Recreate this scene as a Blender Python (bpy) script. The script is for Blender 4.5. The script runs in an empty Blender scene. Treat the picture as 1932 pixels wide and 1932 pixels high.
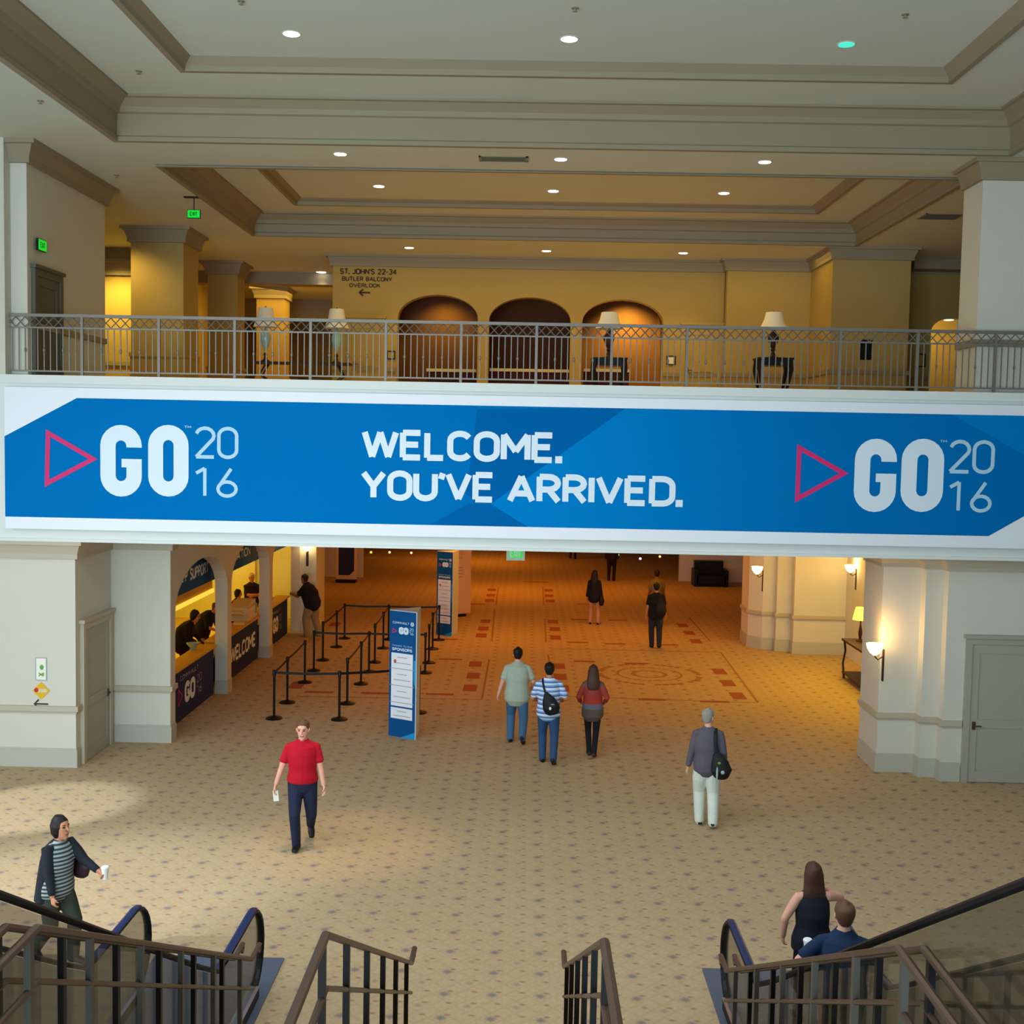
import bpy, math
from mathutils import Vector, Matrix
PI = math.pi
S = bpy.context.scene
C = S.collection

# ---------------------------------------------------------------- camera
FPX = 2200.0
PITCH, YAW, ROLL = math.radians(3.75), math.radians(0.68), math.radians(1.09)
CAM = Vector((0.0, 0.0, 5.8))
_f = Vector((-math.sin(YAW) * math.cos(PITCH), math.cos(YAW) * math.cos(PITCH), -math.sin(PITCH)))
_r0 = Vector((math.cos(YAW), math.sin(YAW), 0))
_u0 = _r0.cross(_f)
_r = _r0 * math.cos(ROLL) + _u0 * math.sin(ROLL)
_u = _u0 * math.cos(ROLL) - _r0 * math.sin(ROLL)
cd = bpy.data.cameras.new('camera')
cd.sensor_width = 36.0
cd.lens = FPX / 1932 * 36.0
cd.clip_start = 0.1
cd.clip_end = 300
cam = bpy.data.objects.new('camera', cd)
C.objects.link(cam)
cam.matrix_world = Matrix(((_r.x, _u.x, -_f.x, CAM.x), (_r.y, _u.y, -_f.y, CAM.y), (_r.z, _u.z, -_f.z, CAM.z), (0, 0, 0, 1)))
S.camera = cam


def at(px, py, X=None, Y=None, Z=None):
    """the point of the real surface X=..., Y=... or Z=... that the camera sees at a pixel"""
    d = _f + _r * ((px - 966) / FPX) - _u * ((py - 966) / FPX)
    if Y is not None:
        t = (Y - CAM.y) / d.y
    elif Z is not None:
        t = (Z - CAM.z) / d.z
    else:
        t = (X - CAM.x) / d.x
    return CAM + d * t


# ---------------------------------------------------------------- view, world, daylight
S.view_settings.view_transform = 'Standard'
S.view_settings.look = 'None'
S.view_settings.gamma = 1
S.view_settings.use_curve_mapping = False
S.view_settings.exposure = -0.36
w = bpy.data.worlds.new('world')
S.world = w
w.use_nodes = True
w.node_tree.nodes['Background'].inputs[0].default_value = (0.62, 0.86, 1.0, 1)
w.node_tree.nodes['Background'].inputs[1].default_value = 0.22


def area(name, loc, aim, sx, sy, power, col, spread=180):
    l = bpy.data.lights.new(name, 'AREA')
    l.shape = 'RECTANGLE'
    l.size, l.size_y = sx, sy
    l.energy = power
    l.color = col
    l.spread = math.radians(spread)
    o = bpy.data.objects.new(name, l)
    C.objects.link(o)
    o.location = loc
    o.rotation_euler = (Vector(aim) - Vector(loc)).to_track_quat('-Z', 'Y').to_euler()
    return o


def spot(name, loc, aim, power, col, angle=90, blend=0.6, rad=0.1):
    l = bpy.data.lights.new(name, 'SPOT')
    l.energy = power
    l.color = col
    l.spot_size = math.radians(angle)
    l.spot_blend = blend
    l.shadow_soft_size = rad
    o = bpy.data.objects.new(name, l)
    C.objects.link(o)
    o.location = loc
    o.rotation_euler = (Vector(aim) - Vector(loc)).to_track_quat('-Z', 'Y').to_euler()
    return o


def bulb(name, loc, power, col, rad=0.08):
    l = bpy.data.lights.new(name, 'POINT')
    l.energy = power
    l.color = col
    l.shadow_soft_size = rad
    o = bpy.data.objects.new(name, l)
    C.objects.link(o)
    o.location = loc
    return o


DAY = (0.68, 0.89, 1.0)
# window wall of the atrium, behind and left of the camera, plus an added ceiling fill
area('daylight_window', (-7.0, -5.0, 6.2), (0, 19, 4.8), 12, 8, 1800, DAY)
area('ceiling_fill', (-3.0, -5.0, 4.2), (-2, 9, 12), 14, 3, 3300, DAY)  # added unseen fill, aimed up to brighten the near ceiling
area('daylight_window_low', (-12.5, 9.0, 5.5), (-3, 14, 0), 8, 5, 520, (0.86, 0.93, 1.0), 120)
# unseen overhead lamp below the closed ceiling, lighting the near carpet
area('daylight_overhead', (-1, 10.5, 10.2), (-1, 10.5, 0), 10, 6, 480, (0.95, 0.97, 1.0), 150)
# warm lamps of the concourse under the bridge
ORANGE = (1.0, 0.31, 0.02)
YEL = (1.0, 0.60, 0.03)
for i, (x, y, p) in enumerate([(-2, 26.5, 60), (3, 27, 55), (-1.5, 33, 130), (3.5, 34, 110), (-1, 43, 190), (4, 44, 90), (-2, 53, 190), (9, 42, 20), (-8.5, 42, 40)]):
    area('concourse_lamp', (x, y, 3.85), (x, y, 0), 3, 3, p, ORANGE)
# desk bays on the left and the side corridor on the right
for y in (23.5, 28.0, 32.8):
    area('desk_bay_lamp', (-8.8, y, 3.8), (-8.8, y, 0), 2, 2.5, 230, YEL)
area('corridor_lamp', (7.9, 27, 3.8), (7.9, 27.3, 0), 1.2, 6, 230, (1.0, 0.62, 0.04))
# gallery upstairs
GAL = (1.0, 0.66, 0.08)
area('gallery_lamp', (1, 29.5, 10.4), (1, 29.5, 6), 14, 1.5, 120, GAL)
area('gallery_lamp', (1, 24, 10.4), (1, 24, 6), 10, 3, 170, GAL)
spot('gallery_left_lamp', (-10.8, 29.7, 10.2), (-10.7, 31.2, 7.0), 600, (1.0, 0.74, 0.15), 110, 0.8)
spot('gallery_left_lamp', (-9.9, 26.6, 10.3), (-9.0, 27.7, 7.6), 260, (1.0, 0.74, 0.2), 100, 0.9)
area('gallery_left_lamp', (-7.2, 38, 10.3), (-7.6, 38, 6.6), 3, 5, 260, (1.0, 0.62, 0.10))
spot('carpet_spot', (-2.2, 16.4, 10.4), at(650, 1590, Z=0), 1500, (1.0, 0.62, 0.25), 20, 1.0)
spot('window_beam', (-13.5, 12, 9.5), at(60, 1525, Z=0), 7000, (0.9, 0.97, 1.0), 12, 0.5)
spot('window_beam', (-13.5, 9, 9.5), at(90, 1700, Z=0), 7000, (0.9, 0.97, 1.0), 22, 0.8)


# ---------------------------------------------------------------- materials
def lin(*c):
    return tuple((v / 255 / 12.92 if v <= 10 else ((v / 255 + 0.055) / 1.055) ** 2.4) for v in c) + (1,)


def mat(name, rgb, rough=0.6, metal=0.0, noise=0.0, scale=20, bump=0.0, emit=None, power=0, spec=0.3, alpha=1, trans=0):
    m = bpy.data.materials.new(name)
    m.use_nodes = True
    nt = m.node_tree
    b = nt.nodes['Principled BSDF']
    col = lin(*rgb)
    b.inputs['Base Color'].default_value = col
    b.inputs['Roughness'].default_value = rough
    b.inputs['Metallic'].default_value = metal
    b.inputs['Specular IOR Level'].default_value = spec
    b.inputs['Alpha'].default_value = alpha
    b.inputs['Transmission Weight'].default_value = trans
    if emit:
        b.inputs['Emission Color'].default_value = emit + (1,)
        b.inputs['Emission Strength'].default_value = power
    if noise or bump:
        tc = nt.nodes.new('ShaderNodeTexCoord')
        n = nt.nodes.new('ShaderNodeTexNoise')
        n.inputs['Scale'].default_value = scale
        n.inputs['Detail'].default_value = 4
        nt.links.new(tc.outputs['Object'], n.inputs['Vector'])
        if noise:
            mx = nt.nodes.new('ShaderNodeMix')
            mx.data_type = 'RGBA'
            mx.inputs[6].default_value = tuple(v * (1 - noise) for v in col[:3]) + (1,)
            mx.inputs[7].default_value = tuple(min(1, v * (1 + noise)) for v in col[:3]) + (1,)
            nt.links.new(n.outputs['Fac'], mx.inputs[0])
            nt.links.new(mx.outputs[2], b.inputs['Base Color'])
        if bump:
            bp = nt.nodes.new('ShaderNodeBump')
            bp.inputs['Strength'].default_value = bump
            bp.inputs['Distance'].default_value = 0.01
            nt.links.new(n.outputs['Fac'], bp.inputs['Height'])
            nt.links.new(bp.outputs['Normal'], b.inputs['Normal'])
    return m


def stripes(name, bands, scale, rough=0.8):
    """horizontal stripes along the thing's own height"""
    m = bpy.data.materials.new(name)
    m.use_nodes = True
    nt = m.node_tree
    b = nt.nodes['Principled BSDF']
    b.inputs['Roughness'].default_value = rough
    tc = nt.nodes.new('ShaderNodeTexCoord')
    sp = nt.nodes.new('ShaderNodeSeparateXYZ')
    mu = nt.nodes.new('ShaderNodeMath'); mu.operation = 'MULTIPLY'; mu.inputs[1].default_value = scale
    fr = nt.nodes.new('ShaderNodeMath'); fr.operation = 'FRACT'
    cr = nt.nodes.new('ShaderNodeValToRGB')
    cr.color_ramp.interpolation = 'CONSTANT'
    nt.links.new(tc.outputs['Object'], sp.inputs[0])
    nt.links.new(sp.outputs['Z'], mu.inputs[0])
    nt.links.new(mu.outputs[0], fr.inputs[0])
    nt.links.new(fr.outputs[0], cr.inputs[0])
    el = cr.color_ramp.elements
    while len(el) < len(bands):
        el.new(0.5)
    for e, (p, c) in zip(el, bands):
        e.position = p
        e.color = lin(*c)
    nt.links.new(cr.outputs[0], b.inputs['Base Color'])
    return m


M = {}
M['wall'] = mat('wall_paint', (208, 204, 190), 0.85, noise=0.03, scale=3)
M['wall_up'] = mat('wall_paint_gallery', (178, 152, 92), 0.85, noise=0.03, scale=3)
M['base'] = mat('baseboard_paint', (184, 180, 166), 0.6)
M['ceil'] = mat('ceiling_paint', (208, 212, 200), 0.9, noise=0.02, scale=2)
M['trim'] = mat('trim_paint', (150, 138, 114), 0.6)
M['trimlight'] = mat('trim_paint_light', (186, 176, 154), 0.6)
M['fascia'] = mat('fascia_paint', (224, 226, 222), 0.7)
M['doorgrey'] = mat('door_paint', (166, 162, 146), 0.55)
M['black'] = mat('black_metal', (22, 20, 20), 0.45, 0.3)
M['rubber'] = mat('black_rubber', (14, 17, 20), 0.45, spec=0.25)
M['sheenblue'] = mat('blue_sheen_paint', (8, 32, 84), 0.35, spec=0.4)  # colour of the sheen painted on the black handrails
M['bronze'] = mat('bronze_rail', (92, 72, 60), 0.4, 0.5)
M['iron'] = mat('painted_iron', (128, 122, 116), 0.5, 0.4)
M['chrome'] = mat('brushed_steel', (190, 190, 190), 0.25, 1.0)
M['plate'] = mat('ribbed_steel', (96, 108, 128), 0.5, 0.4, noise=0.1, scale=60)
M['glass'] = mat('tinted_glass', (58, 54, 42), 0.05, alpha=0.45, spec=0.4)
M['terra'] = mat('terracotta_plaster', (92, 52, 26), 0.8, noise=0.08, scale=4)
M['wood'] = mat('dark_wood', (58, 32, 20), 0.5, noise=0.2, scale=8)
M['oak'] = mat('golden_laminate', (214, 166, 60), 0.5)
M['navy'] = mat('navy_vinyl', (46, 50, 92), 0.6, spec=0.1)
M['bluesign'] = mat('blue_vinyl', (12, 82, 142), 0.6, spec=0.1)
M['blue'] = mat('banner_blue', (0, 112, 184), 0.9, spec=0.03)
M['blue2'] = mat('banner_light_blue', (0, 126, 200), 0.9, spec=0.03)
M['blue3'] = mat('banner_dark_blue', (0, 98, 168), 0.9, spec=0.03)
M['cyan'] = mat('cyan_vinyl', (20, 150, 215), 0.5)
M['white'] = mat('banner_white', (236, 238, 246), 0.6)
M['letter'] = mat('white_print', (222, 234, 246), 0.7)
M['letter2'] = mat('pale_print', (176, 212, 234), 0.6)
M['pink'] = mat('pink_print', (214, 40, 110), 0.6)
M['greyprint'] = mat('grey_print', (150, 156, 168), 0.6)
M['darkprint'] = mat('dark_print', (60, 50, 36), 0.7)
M['shade'] = mat('lamp_fabric', (226, 214, 190), 0.8, emit=(1.0, 0.85, 0.6), power=0.06)
M['shadelit'] = mat('lit_lamp_fabric', (240, 214, 120), 0.8, emit=(1.0, 0.8, 0.15), power=1.1)
M['lens'] = mat('lamp_lens', (255, 250, 235), 0.5, emit=(1.0, 0.92, 0.72), power=9)
M['lensgreen'] = mat('lamp_lens_green', (90, 230, 200), 0.5, emit=(0.05, 0.85, 0.65), power=1.0)
M['exit'] = mat('exit_green', (0, 160, 40), 0.5, emit=(0.0, 0.75, 0.03), power=1.0)
M['exitpale'] = mat('exit_pale_panel', (190, 220, 190), 0.5)
M['flame'] = mat('sconce_glass', (255, 220, 160), 0.4, emit=(1.0, 0.72, 0.30), power=14)
M['teal'] = mat('glazed_ceramic', (150, 186, 186), 0.2, spec=0.6)
M['red'] = mat('red_print', (200, 40, 40), 0.6)
M['yellowsign'] = mat('yellow_print', (226, 176, 30), 0.6)
M['greenprint'] = mat('green_print', (100, 160, 70), 0.6)
M['beige'] = mat('beige_plastic', (214, 200, 160), 0.5)
M['paper'] = mat('paper', (235, 232, 222), 0.8)
M['litstrip'] = mat('lit_strip', (255, 220, 80), 0.6, emit=(1.0, 0.72, 0.08), power=1.1)
M['medal'] = mat('carpet_red', (150, 84, 58), 0.95, noise=0.15, scale=30)
M['gcarpet'] = mat('gallery_carpet', (196, 166, 100), 0.95, noise=0.15, scale=20)
M['medal2'] = mat('carpet_rust', (150, 110, 72), 0.95, noise=0.15, scale=30)


def carpet_material():
    m = bpy.data.materials.new('patterned_carpet')
    m.use_nodes = True
    nt = m.node_tree
    N, L = nt.nodes, nt.links
    b = N['Principled BSDF']
    b.inputs['Roughness'].default_value = 0.95
    b.inputs['Specular IOR Level'].default_value = 0.1
    tc = N.new('ShaderNodeTexCoord')
    sp = N.new('ShaderNodeSeparateXYZ')
    L.new(tc.outputs['Object'], sp.inputs[0])

    def mth(op, a, bb=None):
        n = N.new('ShaderNodeMath')
        n.operation = op
        for i, v in enumerate((a, bb)):
            if v is None:
                continue
            if isinstance(v, (int, float)):
                n.inputs[i].default_value = v
            else:
                L.new(v, n.inputs[i])
        return n.outputs[0]

    def cell(off, per):
        xs = []
        for ax in ('X', 'Y'):
            v = mth('MULTIPLY', sp.outputs[ax], 1 / per)
            v = mth('ADD', v, off)
            v = mth('FRACT', v)
            v = mth('SUBTRACT', v, 0.5)
            xs.append(mth('ABSOLUTE', v))
        return xs

    n3 = N.new('ShaderNodeTexNoise'); n3.inputs['Scale'].default_value = 40
    L.new(tc.outputs['Object'], n3.inputs['Vector'])

    def dot(off, per, r0, r1):
        x, y = cell(off, per)
        # an eight-pointed flower: mix of diamond and square distance
        d1 = mth('MULTIPLY', mth('ADD', x, y), 0.62)
        d2 = mth('MULTIPLY', mth('MAXIMUM', x, y), 0.92)
        d = mth('MAXIMUM', mth('MINIMUM', d1, d2), 0.0)
        d = mth('ADD', d, mth('MULTIPLY', n3.outputs['Fac'], 0.03))
        mr = N.new('ShaderNodeMapRange')
        mr.interpolation_type = 'SMOOTHSTEP'
        mr.inputs['From Min'].default_value = r0
        mr.inputs['From Max'].default_value = r1
        mr.inputs['To Min'].default_value = 1
        mr.inputs['To Max'].default_value = 0
        L.new(d, mr.inputs['Value'])
        return mr.outputs[0]

    n1 = N.new('ShaderNodeTexNoise'); n1.inputs['Scale'].default_value = 22; n1.inputs['Detail'].default_value = 5
    n2 = N.new('ShaderNodeTexNoise'); n2.inputs['Scale'].default_value = 0.5
    L.new(tc.outputs['Object'], n1.inputs['Vector'])
    L.new(tc.outputs['Object'], n2.inputs['Vector'])

    def mix(fac, a, c, k=1.0):
        mx = N.new('ShaderNodeMix')
        mx.data_type = 'RGBA'
        if isinstance(fac, (int, float)):
            mx.inputs[0].default_value = fac
        else:
            L.new(mth('MULTIPLY', fac, k), mx.inputs[0])
        for i, v in ((6, a), (7, c)):
            if isinstance(v, tuple):
                mx.inputs[i].default_value = v
            else:
                L.new(v, mx.inputs[i])
        return mx.outputs[2]

    base = mix(n1.outputs['Fac'], lin(172, 150, 118), lin(198, 178, 144))
    # leaf lattice between the flowers
    x, y = cell(0.0, 0.25)
    lat = mth('LESS_THAN', mth('ABSOLUTE', mth('SUBTRACT', mth('ADD', x, y), 0.5)), 0.07)
    base = mix(lat, base, lin(166, 134, 100), 0.2)
    x2, y2 = cell(0.25, 0.25)
    red = mth('LESS_THAN', mth('ADD', mth('MULTIPLY', x2, 0.6), y2), 0.10)
    base = mix(red, base, lin(150, 84, 66), 0.55)
    base = mix(dot(0.0, 0.5, 0.03, 0.135), base, lin(92, 90, 112), 0.7)
    base = mix(dot(0.5, 0.5, 0.02, 0.11), base, lin(108, 102, 106), 0.42)
    base = mix(mth('MULTIPLY', n2.outputs['Fac'], 0.25), base, lin(150, 120, 84))
    L.new(base, b.inputs['Base Color'])
    return m


M['carpet'] = carpet_material()


# ---------------------------------------------------------------- builders
def localise(me, parent):
    if parent is not None:
        me.transform(parent.matrix_basis.inverted() if parent.parent is None else (parent.parent.matrix_basis @ parent.matrix_basis).inverted())


class MB:
    def __init__(s):
        s.v, s.f, s.mi = [], [], []
        s.cur = 0

    def quad(s, *p):
        i = len(s.v)
        s.v += [tuple(q) for q in p]
        s.f.append(tuple(range(i, i + len(p))))
        s.mi.append(s.cur)
        return s

    def box(s, x0, x1, y0, y1, z0, z1):
        x0, x1 = sorted((x0, x1)); y0, y1 = sorted((y0, y1)); z0, z1 = sorted((z0, z1))
        i = len(s.v)
        s.v += [(x, y, z) for z in (z0, z1) for y in (y0, y1) for x in (x0, x1)]
        for f in ((0, 2, 3, 1), (4, 5, 7, 6), (0, 1, 5, 4), (2, 6, 7, 3), (0, 4, 6, 2), (1, 3, 7, 5)):
            s.f.append(tuple(i + k for k in f)); s.mi.append(s.cur)
        return s

    def obox(s, c, u, v, w):
        """box with half-axis vectors"""
        c, u, v, w = map(Vector, (c, u, v, w))
        i = len(s.v)
        s.v += [tuple(c + u * a + v * b + w * d) for d in (-1, 1) for b in (-1, 1) for a in (-1, 1)]
        for f in ((0, 2, 3, 1), (4, 5, 7, 6), (0, 1, 5, 4), (2, 6, 7, 3), (0, 4, 6, 2), (1, 3, 7, 5)):
            s.f.append(tuple(i + k for k in f)); s.mi.append(s.cur)
        return s

    def ring(s, c, a, b, n):
        i = len(s.v)
        for k in range(n):
            t = 2 * PI * k / n
            s.v.append(tuple(c + a * math.cos(t) + b * math.sin(t)))
        return i

    def loft(s, pts, rads, side=(1, 0, 0), n=10, cap=True):
        pts = [Vector(p) for p in pts]
        side = Vector(side)
        prev = None
        rings = []
        for k, p in enumerate(pts):
            t = (pts[min(k + 1, len(pts) - 1)] - pts[max(k - 1, 0)])
            t = t.normalized() if t.length > 1e-9 else Vector((0, 0, 1))
            a = side - t * side.dot(t)
            if a.length < 0.15:
                alt = Vector((0, 1, 0)) if abs(t.y) < 0.9 else Vector((0, 0, 1))
                a = alt - t * alt.dot(t)
            a.normalize()
            if prev is not None and a.dot(prev) < 0:
                a = -a
            prev = a
            b = t.cross(a)
            r = rads[k] if isinstance(rads, (list, tuple)) else rads
            ra, rb = r if isinstance(r, (list, tuple)) else (r, r)
            rings.append((p, a, b, ra, rb, t))
        idx = []
        if cap:
            p, a, b, ra, rb, t = rings[0]
            idx.append(s.ring(p - t * min(ra, rb) * 0.6, a * ra * 0.6, b * rb * 0.6, n))
        for p, a, b, ra, rb, t in rings:
            idx.append(s.ring(p, a * ra, b * rb, n))
        if cap:
            p, a, b, ra, rb, t = rings[-1]
            idx.append(s.ring(p + t * min(ra, rb) * 0.6, a * ra * 0.6, b * rb * 0.6, n))
        for i, j in zip(idx, idx[1:]):
            for k in range(n):
                s.f.append((i + k, i + (k + 1) % n, j + (k + 1) % n, j + k)); s.mi.append(s.cur)
        s.f.append(tuple(idx[0] + k for k in reversed(range(n)))); s.mi.append(s.cur)
        s.f.append(tuple(idx[-1] + k for k in range(n))); s.mi.append(s.cur)
        return s

    def tube(s, pts, r, n=8, side=(1, 0, 0)):
        return s.loft(pts, [r] * len(pts), side, n, cap=False)

    def lathe(s, c, prof, n=20):
        """prof: (radius, z) from the bottom up"""
        c = Vector(c)
        idx = []
        for r, z in prof:
            idx.append(s.ring(c + Vector((0, 0, z)), Vector((max(r, 1e-4), 0, 0)), Vector((0, max(r, 1e-4), 0)), n))
        for i, j in zip(idx, idx[1:]):
            for k in range(n):
                s.f.append((i + k, i + (k + 1) % n, j + (k + 1) % n, j + k)); s.mi.append(s.cur)
        s.f.append(tuple(idx[0] + k for k in reversed(range(n)))); s.mi.append(s.cur)
        s.f.append(tuple(idx[-1] + k for k in range(n))); s.mi.append(s.cur)
        return s

    def ball(s, c, rx, ry=None, rz=None, n=12):
        ry = ry or rx; rz = rz or rx
        c = Vector(c)
        idx = []
        m = max(5, n // 2)
        for k in range(1, m):
            t = PI * k / m
            idx.append(s.ring(c - Vector((0, 0, math.cos(t) * rz)), Vector((rx * math.sin(t), 0, 0)), Vector((0, ry * math.sin(t), 0)), n))
        for i, j in zip(idx, idx[1:]):
            for k in range(n):
                s.f.append((i + k, i + (k + 1) % n, j + (k + 1) % n, j + k)); s.mi.append(s.cur)
        s.v.append(tuple(c - Vector((0, 0, rz)))); lo = len(s.v) - 1
        s.v.append(tuple(c + Vector((0, 0, rz)))); hi = len(s.v) - 1
        for k in range(n):
            s.f.append((lo, idx[0] + (k + 1) % n, idx[0] + k)); s.mi.append(s.cur)
            s.f.append((hi, idx[-1] + k, idx[-1] + (k + 1) % n)); s.mi.append(s.cur)
        return s

    def mesh(s, name, mats):
        me = bpy.data.meshes.new(name)
        me.from_pydata(s.v, [], s.f)
        for m in (mats if isinstance(mats, (list, tuple)) else [mats]):
            me.materials.append(m)
        me.polygons.foreach_set('material_index', s.mi)
        me.update()
        return me

    def build(s, name, mats, parent=None, smooth=False, local=False):
        me = s.mesh(name, mats)
        if parent is not None and not local:
            localise(me, parent)
        if smooth:
            me.polygons.foreach_set('use_smooth', [True] * len(me.polygons))
        o = bpy.data.objects.new(name, me)
        C.objects.link(o)
        if parent is not None:
            o.parent = parent
        if smooth == 2:
            me.set_sharp_from_angle(angle=math.radians(40))
        return o


def tag(o, label, cat, group=None):
    o['label'] = label
    o['category'] = cat
    if group:
        o['group'] = group
    return o


def thing(name, label, cat, loc=(0, 0, 0), rz=0, group=None):
    o = bpy.data.objects.new(name, None)
    o.empty_display_size = 0.2
    C.objects.link(o)
    o.location = loc
    o.rotation_euler = (0, 0, rz)
    o.matrix_basis = Matrix.Translation(Vector(loc)) @ Matrix.Rotation(rz, 4, 'Z')
    return tag(o, label, cat, group)


def struct(o):
    o['kind'] = 'structure'
    return o


def dup(root, loc, label, rz=None):
    r = root.copy()
    C.objects.link(r)
    r.location = loc
    if rz is not None:
        r.rotation_euler = (0, 0, rz)
    r['label'] = label
    for ch in list(root.children):
        c = ch.copy(); C.objects.link(c); c.parent = r
        for g in ch.children:
            d = g.copy(); C.objects.link(d); d.parent = c
    return r


# ---------------------------------------------------------------- lettering made of strokes
def arc(cx, cy, rx, ry, a0, a1, n=8):
    return [(cx + rx * math.cos(math.radians(a0 + (a1 - a0) * k / n)), cy + ry * math.sin(math.radians(a0 + (a1 - a0) * k / n))) for k in range(n + 1)]


def ovalpath(w, r=None, closed=True):
    r = r or w / 2
    return arc(w - r, 1 - r, r, r, 0, 90, 5) + arc(r, 1 - r, r, r, 90, 180, 5) + arc(r, r, r, r, 180, 270, 5) + arc(w - r, r, r, r, 270, 360, 5) + [(w, 1 - r)]


GLY = {
    'A': (0.64, [[(0, 0), (0.32, 1)], [(0.32, 1), (0.64, 0)], [(0.11, 0.3), (0.53, 0.3)]]),
    'B': (0.54, [[(0, 0), (0, 1)], [(0, 1)] + arc(0.28, 0.76, 0.24, 0.24, 90, -90) + [(0, 0.52)], [(0, 0.52)] + arc(0.28, 0.26, 0.26, 0.26, 90, -90) + [(0, 0)]]),
    'C': (0.56, [arc(0.28, 0.72, 0.28, 0.28, 25, 180) + arc(0.28, 0.28, 0.28, 0.28, 180, 335)]),
    'D': (0.58, [[(0, 0), (0, 1)], [(0, 1), (0.26, 1)] + arc(0.3, 0.7, 0.28, 0.3, 90, 0) + arc(0.3, 0.3, 0.28, 0.3, 0, -90) + [(0, 0)]]),
    'E': (0.5, [[(0, 0), (0, 1)], [(0, 1), (0.5, 1)], [(0, 0.52), (0.44, 0.52)], [(0, 0), (0.5, 0)]]),
    'F': (0.5, [[(0, 0), (0, 1)], [(0, 1), (0.5, 1)], [(0, 0.52), (0.44, 0.52)]]),
    'G': (0.58, [arc(0.29, 0.71, 0.29, 0.29, 20, 180) + arc(0.29, 0.29, 0.29, 0.29, 180, 360) + [(0.58, 0.48)], [(0.58, 0.46), (0.3, 0.46)]]),
    'H': (0.56, [[(0, 0), (0, 1)], [(0.56, 0), (0.56, 1)], [(0, 0.5), (0.56, 0.5)]]),
    'I': (0.0, [[(0, 0), (0, 1)]]),
    'J': (0.4, [[(0.4, 1), (0.4, 0.22)] + arc(0.2, 0.22, 0.2, 0.22, 0, -170)]),
    'K': (0.54, [[(0, 0), (0, 1)], [(0.5, 1), (0, 0.42)], [(0.18, 0.6), (0.54, 0)]]),
    'L': (0.46, [[(0, 0), (0, 1)], [(0, 0), (0.46, 0)]]),
    'M': (0.68, [[(0, 0), (0, 1)], [(0, 1), (0.34, 0.32)], [(0.34, 0.32), (0.68, 1)], [(0.68, 1), (0.68, 0)]]),
    'N': (0.56, [[(0, 0), (0, 1)], [(0, 1), (0.56, 0)], [(0.56, 0), (0.56, 1)]]),
    'O': (0.58, [ovalpath(0.58)]),
    'P': (0.52, [[(0, 0), (0, 1)], [(0, 1)] + arc(0.26, 0.74, 0.26, 0.26, 90, -90) + [(0, 0.48)]]),
    'R': (0.54, [[(0, 0), (0, 1)], [(0, 1)] + arc(0.26, 0.74, 0.26, 0.26, 90, -90) + [(0, 0.48)], [(0.26, 0.48), (0.54, 0)]]),
    'S': (0.52, [arc(0.26, 0.75, 0.25, 0.25, 25, 270) + arc(0.26, 0.25, 0.26, 0.25, 90, -155)]),
    'T': (0.56, [[(0.28, 0), (0.28, 1)], [(0, 1), (0.56, 1)]]),
    'U': (0.56, [[(0, 1)] + arc(0.28, 0.28, 0.28, 0.28, 180, 360) + [(0.56, 1)]]),
    'V': (0.62, [[(0, 1), (0.31, 0)], [(0.31, 0), (0.62, 1)]]),
    'W': (0.9, [[(0, 1), (0.22, 0)], [(0.22, 0), (0.45, 1)], [(0.45, 1), (0.68, 0)], [(0.68, 0), (0.9, 1)]]),
    'X': (0.58, [[(0, 0), (0.58, 1)], [(0, 1), (0.58, 0)]]),
    'Y': (0.6, [[(0, 1), (0.3, 0.46)], [(0.6, 1), (0.3, 0.46)], [(0.3, 0.5), (0.3, 0)]]),
    '0': (0.5, [ovalpath(0.5)]),
    '1': (0.24, [[(0.24, 0), (0.24, 1)], [(0.24, 1), (0, 0.82)]]),
    '2': (0.5, [arc(0.25, 0.74, 0.25, 0.26, 165, -25) + [(0, 0)], [(0, 0), (0.5, 0)]]),
    '3': (0.5, [arc(0.25, 0.75, 0.24, 0.25, 150, -90), arc(0.25, 0.26, 0.25, 0.26, 90, -150)]),
    '4': (0.54, [[(0.4, 0), (0.4, 1)], [(0.4, 1), (0, 0.3)], [(0, 0.3), (0.54, 0.3)]]),
    '6': (0.5, [arc(0.25, 0.26, 0.25, 0.26, 0, 360, 16), [(0.02, 0.34), (0.36, 1)]]),
    '.': (0.0, [[(0, -0.06), (0, 0.06)]]),
    "'": (0.0, [[(0.04, 1.04), (-0.02, 0.8)]]),
    '-': (0.26, [[(0, 0.45), (0.26, 0.45)]]),
    '&': (0.6, [[(0.6, 0), (0.12, 0.72)] + arc(0.27, 0.8, 0.16, 0.18, 200, -60) + arc(0.24, 0.26, 0.24, 0.26, 110, 340)]),
    ' ': (0.22, []),
}


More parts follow.
